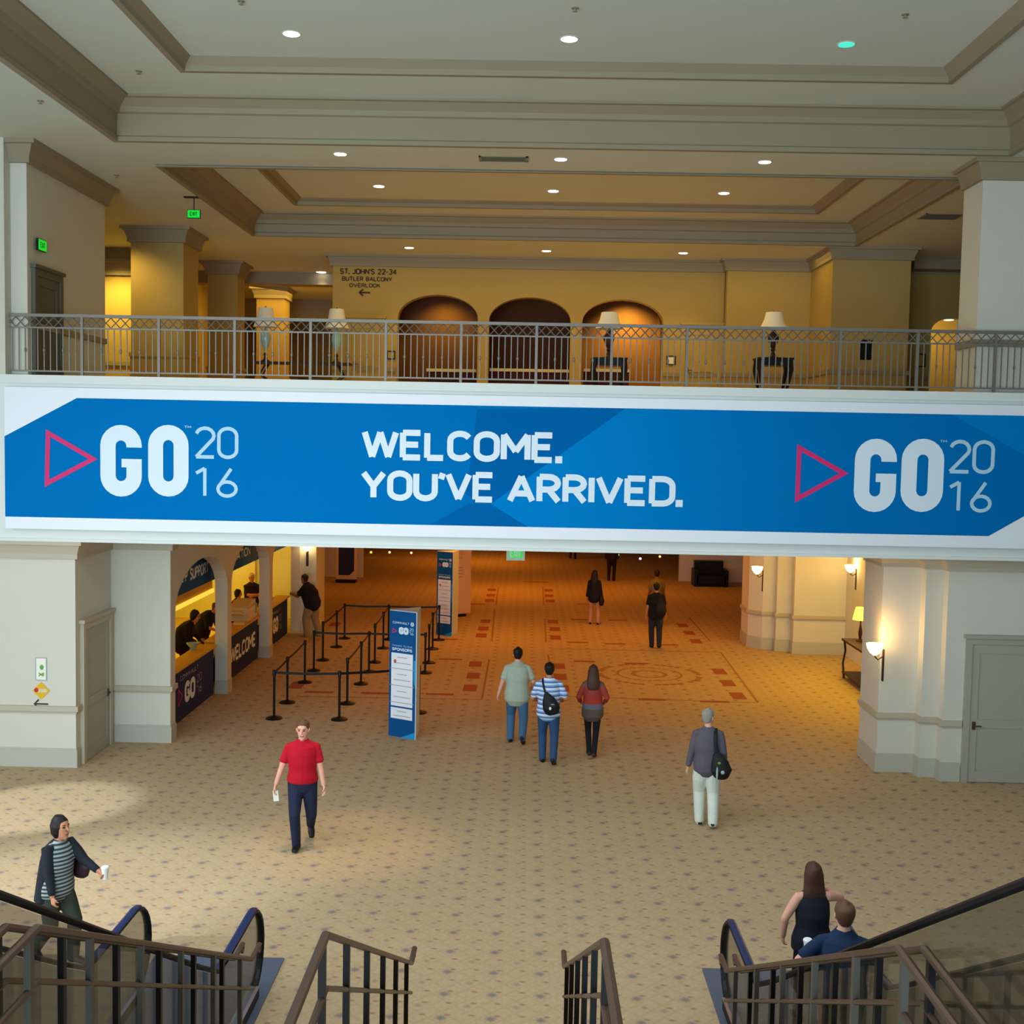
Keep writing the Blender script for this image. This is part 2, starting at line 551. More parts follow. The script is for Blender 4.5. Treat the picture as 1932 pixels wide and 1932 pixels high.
def strokes(mb, polys, o, ux, uy, nrm, t):
    """flat ribbons: polys in metres in the plane (o, ux, uy)"""
    for k, pl in enumerate(polys):
        pts = []
        for p in pl:
            p = Vector(p)
            if not pts or (p - pts[-1]).length > 1e-5:
                pts.append(p)
        closed = (pts[0] - pts[-1]).length < 1e-6
        if closed:
            pts = pts[:-1]
        n = len(pts)
        L, R = [], []
        for i in range(n):
            a = pts[(i - 1) % n] if (closed or i > 0) else None
            b = pts[(i + 1) % n] if (closed or i < n - 1) else None
            d1 = (pts[i] - a).normalized() if a is not None else None
            d2 = (b - pts[i]).normalized() if b is not None else None
            d1 = d1 or d2; d2 = d2 or d1
            n1 = Vector((-d1.y, d1.x)); n2 = Vector((-d2.y, d2.x))
            m = n1 + n2
            m = m.normalized() if m.length > 1e-6 else n1
            h = t / 2 / max(0.5, m.dot(n1))
            L.append(pts[i] + m * h); R.append(pts[i] - m * h)
        P = lambda q: o + ux * q.x + uy * q.y + nrm * (0.0004 * (k % 4))
        for i in range(n if closed else n - 1):
            j = (i + 1) % n
            mb.quad(P(L[i]), P(R[i]), P(R[j]), P(L[j]))


def text(s, name, m, o, ux, uy, width, height, t, parent, gap=0.2, mb=None):
    """a line of writing fitted into width x height; o = lower left corner; t = stroke as a share of height"""
    ux, uy, o = Vector(ux).normalized(), Vector(uy).normalized(), Vector(o)
    nrm = ux.cross(uy)
    tot = sum(GLY[c][0] + gap for c in s) - gap
    th = t * height
    hh = height - th
    k = (width - th) / tot
    out = mb or MB()
    x = th / 2
    for c in s:
        gw, pl = GLY[c]
        if c == '.':
            strokes(out, [[(x, 0), (x, th * 1.15)]], o, ux, uy, nrm, th * 1.15)
            x += gap * k
            continue
        strokes(out, [[(x + p[0] * k, th / 2 + p[1] * hh) for p in q] for q in pl], o, ux, uy, nrm, th * (1.3 if c == '.' else 1))
        x += (gw + gap) * k
    if mb:
        return mb
    ob = out.build(name, m, parent)
    return ob
# ================================================================ the building
YB = 19.4                                   # front of the bridge
ZC = at(966, 281, Y=YB + 0.2).z             # underside of the gallery ceiling
ZF0 = at(966, 1039, Y=YB).z                 # underside of the bridge
ZF1 = at(966, 724, Y=YB).z                  # top of the bridge = gallery floor
LC = ZF0 + 0.12                             # ceiling of the concourse


def arch_wall(mb, P, u0, u1, z0, z1, t, ops, n=14):
    def q(a, b, c, d):
        mb.quad(P(*a, 0), P(*b, 0), P(*c, 0), P(*d, 0))
        mb.quad(P(*d, t), P(*c, t), P(*b, t), P(*a, t))
    cur = u0
    for (ua, ub, zb, zs, rise) in sorted(ops):
        if ua > cur:
            q((cur, z0), (ua, z0), (ua, z1), (cur, z1))
        if zb > z0:
            q((ua, z0), (ub, z0), (ub, zb), (ua, zb))
            mb.quad(P(ua, zb, 0), P(ub, zb, 0), P(ub, zb, t), P(ua, zb, t))
        c = [((ua + ub) / 2 - (ub - ua) / 2 * math.cos(PI * k / n), zs + rise * math.sin(PI * k / n)) for k in range(n + 1)]
        for (a, za), (b, zb2) in zip(c, c[1:]):
            q((a, za), (b, zb2), (b, z1), (a, z1))
            mb.quad(P(a, za, 0), P(a, za, t), P(b, zb2, t), P(b, zb2, 0))
        mb.quad(P(ua, zb, 0), P(ua, zb, t), P(ua, zs, t), P(ua, zs, 0))
        mb.quad(P(ub, zs, 0), P(ub, zs, t), P(ub, zb, t), P(ub, zb, 0))
        cur = ub
    if cur < u1:
        q((cur, z0), (u1, z0), (u1, z1), (cur, z1))
    mb.quad(P(u0, z0, 0), P(u0, z1, 0), P(u0, z1, t), P(u0, z0, t))
    mb.quad(P(u1, z0, 0), P(u1, z0, t), P(u1, z1, t), P(u1, z1, 0))
    return mb


def crown(mb, path, z, h, d):
    """crown moulding of three steps along a path of (x, y); d = projection to the right of the direction"""
    band(mb, path, z - h, z - h * 0.72, d * 0.35)
    band(mb, path, z - h * 0.72, z - h * 0.2, d * 0.7, d * 0.35)
    band(mb, path, z - h * 0.2, z, d)


def offs(path, d):
    out = []
    n = len(path)
    for i, p in enumerate(path):
        p = Vector(p)
        d1 = (p - Vector(path[i - 1])).normalized() if i else None
        d2 = (Vector(path[i + 1]) - p).normalized() if i < n - 1 else None
        d1 = d1 or d2; d2 = d2 or d1
        n1 = Vector((d1.y, -d1.x)); n2 = Vector((d2.y, -d2.x))
        m = (n1 + n2).normalized()
        out.append(p + m * (d / max(0.3, m.dot(n1))))
    return out


def band(mb, path, z0, z1, d1, d0=None):
    """a strip standing d proud of a path, between two heights; d0 = projection at its foot"""
    d0 = d1 if d0 is None else d0
    a, b, w0 = offs(path, d0), offs(path, d1), [Vector(p) for p in path]
    for i in range(len(path) - 1):
        mb.quad((*a[i], z0), (*a[i + 1], z0), (*b[i + 1], z1), (*b[i], z1))
        mb.quad((*w0[i], z0), (*w0[i + 1], z0), (*a[i + 1], z0), (*a[i], z0))
        mb.quad((*b[i], z1), (*b[i + 1], z1), (*w0[i + 1], z1), (*w0[i], z1))
    for k in (0, -1):
        mb.quad((*w0[k], z0), (*a[k], z0), (*b[k], z1), (*w0[k], z1))


# ---- floor with its woven inlays
fl = MB()
fl.quad((-30, -2, 0), (30, -2, 0), (30, 64, 0), (-30, 64, 0))


def inlay(px, py, wx, wy, mi, z=0.003):
    c = at(px, py, Z=0)
    fl.cur = mi
    wy = wy * (2.7 if wx < 0.3 else 2.2)
    wx = wx * (1.3 if wx < 0.3 else 1.0)
    fl.quad((c.x - wx / 2, c.y - wy / 2, z), (c.x + wx / 2, c.y - wy / 2, z), (c.x + wx / 2, c.y + wy / 2, z), (c.x - wx / 2, c.y + wy / 2, z))
    fl.cur = 0


for px, py in [(897, 1253), (893, 1275), (887, 1298), (916, 1172), (912, 1186), (908, 1199), (928, 1113), (926, 1123), (924, 1133),
               (1054, 1257), (1057, 1277), (1061, 1299), (1043, 1173), (1047, 1187), (1048, 1203), (1035, 1114), (1036, 1124), (1038, 1134),
               (1357, 1267), (1373, 1289), (1392, 1313), (1288, 1180), (1300, 1194), (1313, 1210), (560, 1293), (632, 1178)]:
    inlay(px, py, 0.24, 0.26, 1)
for px, py, wx in [(602, 1306, 0.65), (708, 1308, 0.65), (830, 1310, 0.62), (1348, 1324, 0.65), (1230, 1320, 0.6), (1103, 1248, 0.55), (1200, 1252, 0.6), (1090, 1212, 0.6),
                   (1160, 1215, 0.6), (1260, 1217, 0.6), (1095, 1169, 0.6), (1165, 1170, 0.6), (850, 1244, 0.6), (840, 1206, 0.7), (1110, 1140, 0.8), (900, 1140, 0.6), (1010, 1098, 1.0)]:
    inlay(px, py, wx, 0.08, 1, 0.0035)


def line(p, q, wd, mi=2):
    a, b = at(*p, Z=0), at(*q, Z=0)
    d = (b - a).normalized()
    n = Vector((-d.y, d.x, 0)) * wd / 2
    fl.cur = mi
    fl.quad(*[v + Vector((0, 0, 0.002)) for v in (a - n, b - n, b + n, a + n)])
    fl.cur = 0


for p, q in [((923, 1244), (909, 1320)), ((933, 1150), (928, 1210)), ((1028, 1168), (1030, 1212)), ((1360, 1231), (1430, 1326)), ((1430, 1326), (1062, 1314)), ((1300, 1165), (1340, 1210)),
             ((909, 1320), (560, 1314)), ((1360, 1231), (1040, 1224)), ((1034, 1236), (1046, 1312)), ((940, 1108), (936, 1142)), ((1024, 1108), (1026, 1142))]:
    line(p, q, 0.05)
mc = at(1225, 1272, Z=0)
for r0, r1 in ((0.35, 0.45), (0.75, 0.82), (1.15, 1.3)):
    for k in range(40):
        if r0 > 1 and k % 5 == 4:
            continue
        a, b = 2 * PI * k / 40, 2 * PI * (k + 0.8) / 40
        fl.cur = 2
        fl.quad(*[(mc.x + r * math.cos(t), mc.y + r * math.sin(t), 0.002) for r, t in ((r0, a), (r1, a), (r1, b), (r0, b))])
fl.cur = 0
struct(fl.build('floor', [M['carpet'], M['medal'], M['medal2']]))

# ---- bridge with the gallery floor behind it
b = MB()
b.box(-14, 14, YB, YB + 0.25, ZF0, ZF1 - 0.14)
b.box(-14, 14, YB - 0.06, YB + 0.3, ZF1 - 0.14, ZF1)
b.box(-14, 14, YB - 0.04, YB, ZF0, ZF0 + 0.05)
b.box(-14, 14, YB - 0.025, YB, ZF1 - 0.20, ZF1 - 0.14)
struct(b.build('wall_bridge_front', M['fascia']))
b = MB()
b.box(-20, 20, YB + 0.25, 64, LC, LC + 0.3)
struct(b.build('ceiling', M['wall']))
b = MB()
b.box(-20, 20, YB + 0.25, 50, ZF1 - 0.2, ZF1 - 0.02)
struct(b.build('floor', M['gcarpet']))

# ---- gallery ceiling with its two coffers
cl = MB()
c1 = [at(217, 262, Z=ZC), at(1905, 291, Z=ZC)]
c2l, c2r = at(475, 440, Z=ZC), at(1612, 464, Z=ZC)
yf1 = (c1[0].y + c1[1].y) / 2
yn2 = at(966, 322, Z=ZC).y
yf2 = (c2l.y + c2r.y) / 2
holes = [(c1[0].x, c1[1].x, -1.0, yf1), (c2l.x, c2r.x, yn2, yf2)]
X0, X1, Y0, Y1 = -16, 16, -3, 50
ys = [Y0, holes[0][2], holes[0][3], holes[1][2], holes[1][3], Y1]
for i in range(5):
    h = {1: holes[0], 3: holes[1]}.get(i)
    if h:
        cl.quad((X0, ys[i], ZC), (h[0], ys[i], ZC), (h[0], ys[i + 1], ZC), (X0, ys[i + 1], ZC))
        cl.quad((h[1], ys[i], ZC), (X1, ys[i], ZC), (X1, ys[i + 1], ZC), (h[1], ys[i + 1], ZC))
    else:
        cl.quad((X0, ys[i], ZC), (X1, ys[i], ZC), (X1, ys[i + 1], ZC), (X0, ys[i + 1], ZC))


def rect(h, d):
    return [(h[0] + d, h[2] + d), (h[1] - d, h[2] + d), (h[1] - d, h[3] - d), (h[0] + d, h[3] - d)]


def frame_rings(mb, h, prof):
    """closed rings (inset, z) joined in order"""
    for (d0, z0), (d1, z1) in zip(prof, prof[1:]):
        a, c = rect(h, d0), rect(h, d1)
        for k in range(4):
            j = (k + 1) % 4
            mb.quad((*a[k], z0), (*a[j], z0), (*c[j], z1), (*c[k], z1))


ZT1 = ZC + 0.66
ZT2 = ZC + 0.50
tops = ((holes[0], ZT1, 1.55, 0.16), (holes[1], ZT2, 1.25, 0.12))
tr = MB()
for h, zt, ins, up in tops:
    frame_rings(tr, h, [(-0.05, ZC - 0.02), (-0.05, ZC - 0.035), (0.05, ZC - 0.035), (0.05, ZC + 0.04), (0.02, ZC + 0.06), (0.05, zt - 0.26), (0.1, zt - 0.24), (0.12, zt - 0.16), (0.24, zt - 0.05), (0.3, zt - 0.04), (0.3, zt)])
    frame_rings(cl, h, [(0.2, zt), (ins, zt)])
    frame_rings(tr, h, [(ins - 0.03, zt), (ins - 0.03, zt - 0.03), (ins + 0.06, zt - 0.03), (ins + 0.07, zt + 0.05), (ins + 0.16, zt + up - 0.02), (ins + 0.18, zt + up)])
    a = rect(h, ins)
    cl.quad(*[(*p, zt + up) for p in a])
struct(cl.build('ceiling', M['ceil']))
struct(tr.build('trim_1', M['trim']))

# ---- piers and walls of the lower floor
XL1 = at(143, 1300, Y=19.5).x     # side of the left pier, with the door
XL2 = -6.5                        # face of the desk arcade
XR1 = 6.27                        # side of the right pier
fL = 19.5
b = MB()
b.box(-13, XL1, fL, 21.25, 0, LC)
b.box(XL1 - 2, XL2, 21.2, 21.5, 0, LC)
struct(b.build('wall_left', M['wall']))
ops = [(21.5, 25.3, 0, 2.38, 0.84), (25.65, 29.5, 0, 2.38, 0.84), (29.85, 33.5, 0, 2.38, 0.84)]
b = MB()
arch_wall(b, lambda u, z, d: (XL2 - d, u, z), 21.5, 34.6, 0, LC, 0.27, ops)
struct(b.build('wall_left_arcade', M['wall']))
b = MB()
b.box(-12, -11.8, 21.2, 50, 0, LC)
b.box(-12, -6.9, 35.8, 36.1, 0, LC)
b.box(-11.8, -8.3, 35.6, 35.8, 0, LC)
b.box(-12, XL1 - 1.8, 21.2, 21.4, 0, LC)
b.box(-9.4, -9.25, 21.4, 27.6, 0, LC)
struct(b.build('wall_desk_room', M['wall']))
b = MB()
b.box(-6.77, -6.05, 33.6, 35.0, 0, LC)
b.box(-6.9, -6.6, 35.0, 36.1, 0, LC)
struct(b.build('wall_left_far_pier', M['wall']))
b = MB()
b.box(-12, -6.5, 46.5, 46.7, 0, LC)
b.box(-20, 20, 62, 62.2, 0, LC)
b.box(6.3, 14, 47.4, 47.6, 0, LC)
b.box(14, 14.2, 33, 64, 0, LC)
b.box(-14.2, -14, 36, 64, 0, LC)
struct(b.build('wall_far', M['wall']))

stepsR = [(XR1, 20.35), (at(1722, 1470, Y=20.35).x, 20.35), (at(1722, 1470, Y=20.35).x, 20.08), (at(1764, 1479, Y=20.08).x, 20.08), (at(1764, 1479, Y=20.08).x, 19.85), (13, 19.85)]
b = MB()
pr = [(XR1, 21.45)] + stepsR + [(13, 21.45)]
for (x0, y0), (x1, y1) in zip(pr, pr[1:] + pr[:1]):
    b.quad((x0, y0, 0), (x1, y1, 0), (x1, y1, LC), (x0, y0, LC))
struct(b.build('wall_right', M['wall']))
b = MB()
pf = [(6.3, 33.6), (6.3, 32.6), (at(1437, 1226, Z=0).x, 32.2), (6.95, 32.2), (6.95, 31.95), (7.35, 31.95), (7.35, 31.6), (9.0, 31.6), (9.0, 33.6)]
for (x0, y0), (x1, y1) in zip(pf, pf[1:] + pf[:1]):
    b.quad((x0, y0, 0), (x1, y1, 0), (x1, y1, LC), (x0, y0, LC))
b.box(8.75, 8.95, 21.4, 31.6, 0, LC)
b.box(8.95, 14, 33.4, 33.6, 0, LC)
struct(b.build('wall_corridor', M['wall']))

# trim of the lower floor: crown, chair rail, baseboard
pL = [(-13, fL), (XL1, fL), (XL1, 19.62)]
pL2 = [(XL1, 21.0), (XL1, 21.2), (XL2, 21.2), (XL2, 21.5)]
pLc = [(-13, fL), (XL1, fL), (XL1, 21.2), (XL2, 21.2), (XL2, 21.5)]
pR = [(XR1, 21.45)] + stepsR[:-1] + [(at(1808, 1480, Y=19.85).x, 19.85)]
pRc = [(XR1, 21.45)] + stepsR
pF = [(8.75, 31.6), (7.35, 31.6), (7.35, 31.95), (6.95, 31.95), (6.95, 32.2), (at(1437, 1226, Z=0).x, 32.2), (6.3, 32.6), (6.3, 33.6)][::-1]
b = MB()
crown(b, pLc, ZF0, 0.30, 0.16)
crown(b, pRc, ZF0 - 0.02, 0.22, 0.12)
for p in (pL, pL2, pR, pF):
    band(b, p, 0.93, 0.97, 0.02)
    band(b, p, 0.97, 1.06, 0.05)
struct(b.build('trim_2', M['trimlight']))
b = MB()
for p in (pL, pL2, pR, pF):
    band(b, p, 0, 0.30, 0.025)
    band(b, p, 0.30, 0.33, 0.012)
for (a, c) in ((25.3, 25.65), (29.5, 29.85), (33.6, 34.6)):
    band(b, [(XL2 - 0.27, a), (XL2, a), (XL2, c)], 0, 0.30, 0.02)
struct(b.build('baseboard_1', M['base']))
b = MB()
band(b, [(8.75, 31.6), (8.75, 21.5)][::-1], 1.0, 1.12, 0.04)
struct(b.build('trim_3', M['trimlight']))

# ---- gallery walls
ZG = ZF1 - 0.02
xw = at(198, 500, Y=23.2).x
xa, xb = at(628, 520, Y=31.4).x, at(1368, 520, Y=31.4).x
arches = []
for l, r, t in ((750, 901, 556), (922, 1076, 561), (1098, 1251, 565)):
    A, B_, T = at(l, 640, Y=31.4).x, at(r, 640, Y=31.4).x, at((l + r) / 2, t, Y=31.4).z
    arches.append((A, B_, ZG, T - 0.62, 0.62))
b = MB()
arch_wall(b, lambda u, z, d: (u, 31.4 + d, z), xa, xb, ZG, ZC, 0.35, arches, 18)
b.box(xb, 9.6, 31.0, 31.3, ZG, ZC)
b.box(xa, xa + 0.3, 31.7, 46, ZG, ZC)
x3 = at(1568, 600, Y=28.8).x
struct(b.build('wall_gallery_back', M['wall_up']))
for i, (A, B_, zb, zs, ri) in enumerate(arches):
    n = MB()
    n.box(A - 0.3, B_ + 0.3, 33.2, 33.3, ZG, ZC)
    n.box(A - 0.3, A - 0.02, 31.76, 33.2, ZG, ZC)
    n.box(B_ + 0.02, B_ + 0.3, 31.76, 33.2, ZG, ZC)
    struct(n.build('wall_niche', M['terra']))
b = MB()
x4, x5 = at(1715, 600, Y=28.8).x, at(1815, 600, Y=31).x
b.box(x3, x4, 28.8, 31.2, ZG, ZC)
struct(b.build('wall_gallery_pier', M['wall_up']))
b = MB()
dr0, dr1 = at(1756, 640, Y=31).x, at(1812, 640, Y=31).x
arch_wall(b, lambda u, z, d: (u, 31.0 + d, z), 9.6, 16, ZG, ZC, 0.25, [(dr0, dr1 + 0.3, ZG, ZG + 2.1, 0.35)])
b.box(dr0 - 0.3, dr1 + 0.8, 33.5, 33.6, ZG, ZC)
b.box(dr0 - 0.3, dr0 - 0.05, 31.3, 33.5, ZG, ZC)
struct(b.build('wall_gallery_right', M['wall_up']))
bulb('doorway_lamp', (dr0 + 0.55, 32.3, ZG + 2.3), 70, (1.0, 0.75, 0.22))
# near pier on the right and side wall with door on the left
b = MB()
xr = at(1848, 500, Y=19.8).x
b.box(xr, 13, 19.8, 20.65, ZG, ZC)
struct(b.build('wall_gallery_right_pier', M['wall']))
b = MB()
b.box(-13, xw, fL + 0.1, 23.2, ZG, ZC)
b.box(-13, at(7, 400, Y=19.35).x, 19.36, 19.7, ZG, ZC)
struct(b.build('wall_gallery_left', M['wall']))
# deep left part of the gallery
b = MB()
xl = at(247, 600, Y=30).x
b.box(-16, xl + 0.6, 31.0, 31.3, ZG, ZC)
b.box(-16, xa, 46, 46.2, ZG, ZC)
b.box(-10.9, -10.7, 31.3, 46, ZG, ZC)
b.box(-15.9, -15.7, 23.3, 31, ZG, ZC)
b.box(15.7, 15.9, 20.7, 31, ZG, ZC)
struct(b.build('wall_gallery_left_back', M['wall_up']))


def gallery_column(x0, x1, y0, label):
    t = thing('column', label, 'column', ((x0 + x1) / 2, y0 + (x1 - x0) / 2, ZG))
    d = x1 - x0
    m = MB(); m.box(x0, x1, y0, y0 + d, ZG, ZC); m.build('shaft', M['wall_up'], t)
    m = MB()
    p = [(x0, y0 + d), (x0, y0), (x1, y0), (x1, y0 + d), (x0, y0 + d)]
    crown(m, p, ZC, 0.36, 0.2); m.build('capital', M['trim'], t)
    m = MB(); band(m, p, ZG + 0.86, ZG + 0.95, 0.04); band(m, p, ZG, ZG + 0.86, 0.02); m.build('wainscot', M['wall_up'], t)
    return t


def pxx(px, Y):
    return at(px, 560, Y=Y).x


gallery_column(pxx(247, 27.6), pxx(346, 27.6), 27.6, 'wide square cream column on the gallery beside the lit yellow wall')
gallery_column(pxx(392, 33.0), pxx(448, 33.0), 33.0, 'slim square yellow-lit column between the wide column and the twin lamps')
gallery_column(pxx(484, 38.7), pxx(536, 38.7), 38.7, 'short looking far column behind the left lamp of the long console')

b = MB()
pg = [(xa, 46), (xa, 31.4), (xb, 31.4), (xb, 31.0), (x3, 31.0), (x3, 28.8), (x4, 28.8), (x4, 31.0), (16, 31.0)]
crown(b, pg, ZC, 0.30, 0.18)
crown(b, [(-13, fL + 0.1), (xw, fL + 0.1), (xw, 23.2), (-13, 23.2)], ZC, 0.36, 0.22)
crown(b, [(-16, 31.0), (xl + 0.6, 31.0)], ZC - 0.3, 0.4, 0.3)
crown(b, [(xr, 20.65), (xr, 19.8), (13, 19.8)], ZC, 0.34, 0.2)
# beam of the left aisle and beam on the right
b.box(-10.7, xa - 0.4, 35, 35.6, ZC - 0.35, ZC)
b.box(-10.7, xa - 0.2, 42, 43, ZC - 0.75, ZC)
b.box(x4 + 0.6, 16, 30.4, 31.0, ZC - 0.25, ZC)
struct(b.build('trim_4', M['trim']))
b = MB()
for p in ([(xa, 31.4), (arches[0][0] - 0.02, 31.4)], [(arches[2][1] + 0.02, 31.4), (xb, 31.4), (xb, 31.0), (x3, 31.0), (x3, 28.8), (x4, 28.8), (x4, 31.0), (dr0 - 0.05, 31.0)], [(-16, 31.0), (xl + 0.6, 31.0)]):
    band(b, p, ZG + 0.82, ZG + 0.92, 0.05)
    band(b, p, ZG, ZG + 0.22, 0.02)
band(b, [(xr, 20.65), (xr, 19.8), (13, 19.8)], ZG + 0.8, ZG + 0.92, 0.05)
band(b, [(xw, fL + 0.1), (xw, 23.2)], ZG + 0.82, ZG + 0.92, 0.05)
struct(b.build('trim_5', M['trim']))


# ---- doors
def panel_door(name, mats, o, ux, uz, n, w_, h_, leafs=1, handle='bar', frame=0.12, parent_kind='structure'):
    """door in a plane: o = lower left corner on the wall, n = outward normal"""
    o, ux, uz, n = map(Vector, (o, ux, uz, n))
    root = bpy.data.objects.new(name, None)
    C.objects.link(root); root.location = o; root.matrix_basis = Matrix.Translation(o); root['kind'] = 'structure'

    def bx(m, a0, a1, z0, z1, d0, d1):
        c = o + ux * (a0 + a1) / 2 + uz * (z0 + z1) / 2 + n * (d0 + d1) / 2
        m.obox(c, ux * (a1 - a0) / 2, uz * (z1 - z0) / 2, n * (d1 - d0) / 2)
    m = MB()
    bx(m, 0, frame, 0, h_, 0.0, 0.07); bx(m, w_ - frame, w_, 0, h_, 0.0, 0.07); bx(m, frame, w_ - frame, h_ - frame, h_, 0.0, 0.068); bx(m, -0.04, w_ + 0.04, h_ + 0.001, h_ + 0.06, 0.0, 0.1)
    m.build('door_frame', mats[0], root)
    lw = (w_ - 2 * frame) / leafs
    for k in range(leafs):
        a = frame + k * lw
        m = MB()
        bx(m, a + 0.005, a + lw - 0.005, 0.01, h_ - frame, 0.0, 0.03)
        # raised stiles round two sunk panels
        for z0, z1 in ((0.01, 0.2), (0.95, 1.1), (h_ - frame - 0.16, h_ - frame)):
            bx(m, a + 0.005, a + lw - 0.005, z0, z1, 0.03, 0.045)
        for a0 in (a + 0.005, a + lw - 0.135):
            bx(m, a0, a0 + 0.13, 0.01, h_ - frame, 0.03, 0.046)
        leaf = m.build('door_leaf', mats[1], root)
        m = MB()
        hx = a + (0.08 if handle != 'right' else lw - 0.08)
        bx(m, hx - 0.03, hx + 0.03, 0.92, 1.06, 0.045, 0.055)
        bx(m, hx - 0.02, hx + 0.12 * (1 if handle != 'right' else -1), 0.98, 1.0, 0.08, 0.10)
        bx(m, hx - 0.015, hx + 0.015, 0.975, 1.005, 0.05, 0.09)
        m.build('door_handle', M['bronze'], leaf)
    return root


UP = (0, 0, 1)
p0, p1 = at(152, 1440, X=XL1), at(207, 1430, X=XL1)
panel_door('door_1', (M['trimlight'], M['doorgrey']), (XL1, p0.y, 0), (0, 1, 0), UP, (1, 0, 0), p1.y - p0.y, 2.45, handle='right')
p0 = at(1810, 1480, Y=19.85)
panel_door('door_2', (M['doorgrey'], M['doorgrey']), (p0.x, 19.85, 0), (1, 0, 0), UP, (0, -1, 0), 1.25, 2.5, frame=0.1)
p0, p1 = at(12, 560, X=xw), at(62, 560, X=xw)
M['doordark'] = mat('door_dark_paint', (92, 92, 84), 0.6)
panel_door('door_3', (M['doordark'], M['doordark']), (xw, 19.75, ZG), (0, 1, 0), UP, (1, 0, 0), max(1.2, p1.y - 19.75), at(40, 498, X=xw).z - ZG, handle='right')
p0 = at(657, 600, Y=31.4)
panel_door('door_4', (M['wall_up'], M['wall_up']), (p0.x, 31.4, ZG), (1, 0, 0), UP, (0, -1, 0), 0.98, p0.z - ZG, frame=0.1)
p0 = at(1286, 613, Y=31.4)
panel_door('door_5', (M['wall_up'], M['wall_up']), (p0.x, 31.4, ZG), (1, 0, 0), UP, (0, -1, 0), 1.1, p0.z - ZG, frame=0.1)

# ---- stair, landing
LZ = 2.30
b = MB()
NS = 14
for k in range(NS):
    b.box(-2.5, 2.0, 5.74 + k * 0.333, 5.74 + (k + 1) * 0.333, 0, LZ - (k + 1) * LZ / (NS + 1))
b.box(-2.5, 2.0, -2, 5.74, LZ - 0.3, LZ)
struct(b.build('stairs', M['carpet']))
# ================================================================ banner
YP = YB - 0.13
bl = at(9, 860, Y=YP).x
br = at(2003, 900, Y=YP).x
bz1, bz0 = at(966, 747, Y=YP).z, at(966, 1016, Y=YP).z


def bp(px, py, d=0.0):
    v = at(px, py, Y=YP - 0.0)
    return Vector((v.x, YP - d, v.z))


ban = MB()
ban.box(bl, br, YP, YP + 0.03, bz0, bz1)
banner = ban.build('banner', M['white'])
tag(banner, 'long blue and white welcome banner hung on the front of the bridge', 'banner')
bt, bb = at(145, 751, Y=YP).z, at(966, 995, Y=YP).z
cut = [bp(9, 823), bp(9, 977), bp(1865, 1011), bp(2003, 935), bp(2003, 787), bp(145, 751)]
f = MB()
za, zb_ = bp(145, 751).z, bp(1865, 1011.5).z
pts = [(bl, bp(9, 823).z), (bl, zb_), (bp(1865, 1011).x, zb_), (br, bp(2003, 935).z), (br, za), (bp(145, 751).x, za)]
f.quad(*[(x, YP - 0.004, z) for x, z in pts])
f.build('blue_field', M['blue'], banner)
GRAD = bpy.data.materials.new('banner_blue_gradient')  # lighter blue at the left, easing to the base blue at the right
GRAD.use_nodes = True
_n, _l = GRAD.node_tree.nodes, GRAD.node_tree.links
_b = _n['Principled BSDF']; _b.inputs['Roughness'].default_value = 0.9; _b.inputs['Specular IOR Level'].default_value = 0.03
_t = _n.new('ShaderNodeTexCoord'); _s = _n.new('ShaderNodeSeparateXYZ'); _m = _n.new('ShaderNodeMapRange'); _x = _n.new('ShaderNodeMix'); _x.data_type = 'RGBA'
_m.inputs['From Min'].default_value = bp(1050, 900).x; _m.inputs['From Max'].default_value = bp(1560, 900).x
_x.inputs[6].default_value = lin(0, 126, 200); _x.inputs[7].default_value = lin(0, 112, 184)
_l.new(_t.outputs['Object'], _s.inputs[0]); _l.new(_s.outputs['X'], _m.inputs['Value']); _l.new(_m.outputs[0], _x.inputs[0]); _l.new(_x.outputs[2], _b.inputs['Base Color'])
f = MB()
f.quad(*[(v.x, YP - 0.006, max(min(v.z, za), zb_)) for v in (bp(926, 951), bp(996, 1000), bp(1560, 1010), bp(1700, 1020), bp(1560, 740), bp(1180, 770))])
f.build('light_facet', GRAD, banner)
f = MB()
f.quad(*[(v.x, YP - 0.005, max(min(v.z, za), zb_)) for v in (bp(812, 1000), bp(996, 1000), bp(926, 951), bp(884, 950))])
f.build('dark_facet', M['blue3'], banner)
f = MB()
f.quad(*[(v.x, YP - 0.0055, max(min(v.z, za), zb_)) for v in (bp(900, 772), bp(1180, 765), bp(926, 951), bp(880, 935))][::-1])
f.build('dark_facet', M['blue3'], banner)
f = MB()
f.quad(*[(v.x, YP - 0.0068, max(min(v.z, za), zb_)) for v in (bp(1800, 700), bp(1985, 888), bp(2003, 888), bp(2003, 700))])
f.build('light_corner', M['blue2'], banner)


def banner_text(s, l, tl, bl_, r, name='lettering', m='letter', t=0.2, gap=0.2):
    """l, r: pixel columns; tl, bl_: top and bottom rows at the left end"""
    a, c, e = bp(l, bl_, 0.01), bp(l, tl, 0.01), bp(r, bl_, 0.01)
    text(s, name, M[m], a, (1, 0, 0), (0, 0, 1), e.x - a.x, c.z - a.z, t, banner, gap)


banner_text('WELCOME.', 682, 809, 867, 1060)
banner_text("YOU'VE", 680, 886, 943.5, 934)
banner_text('ARRIVED.', 956, 892.5, 950, 1287)


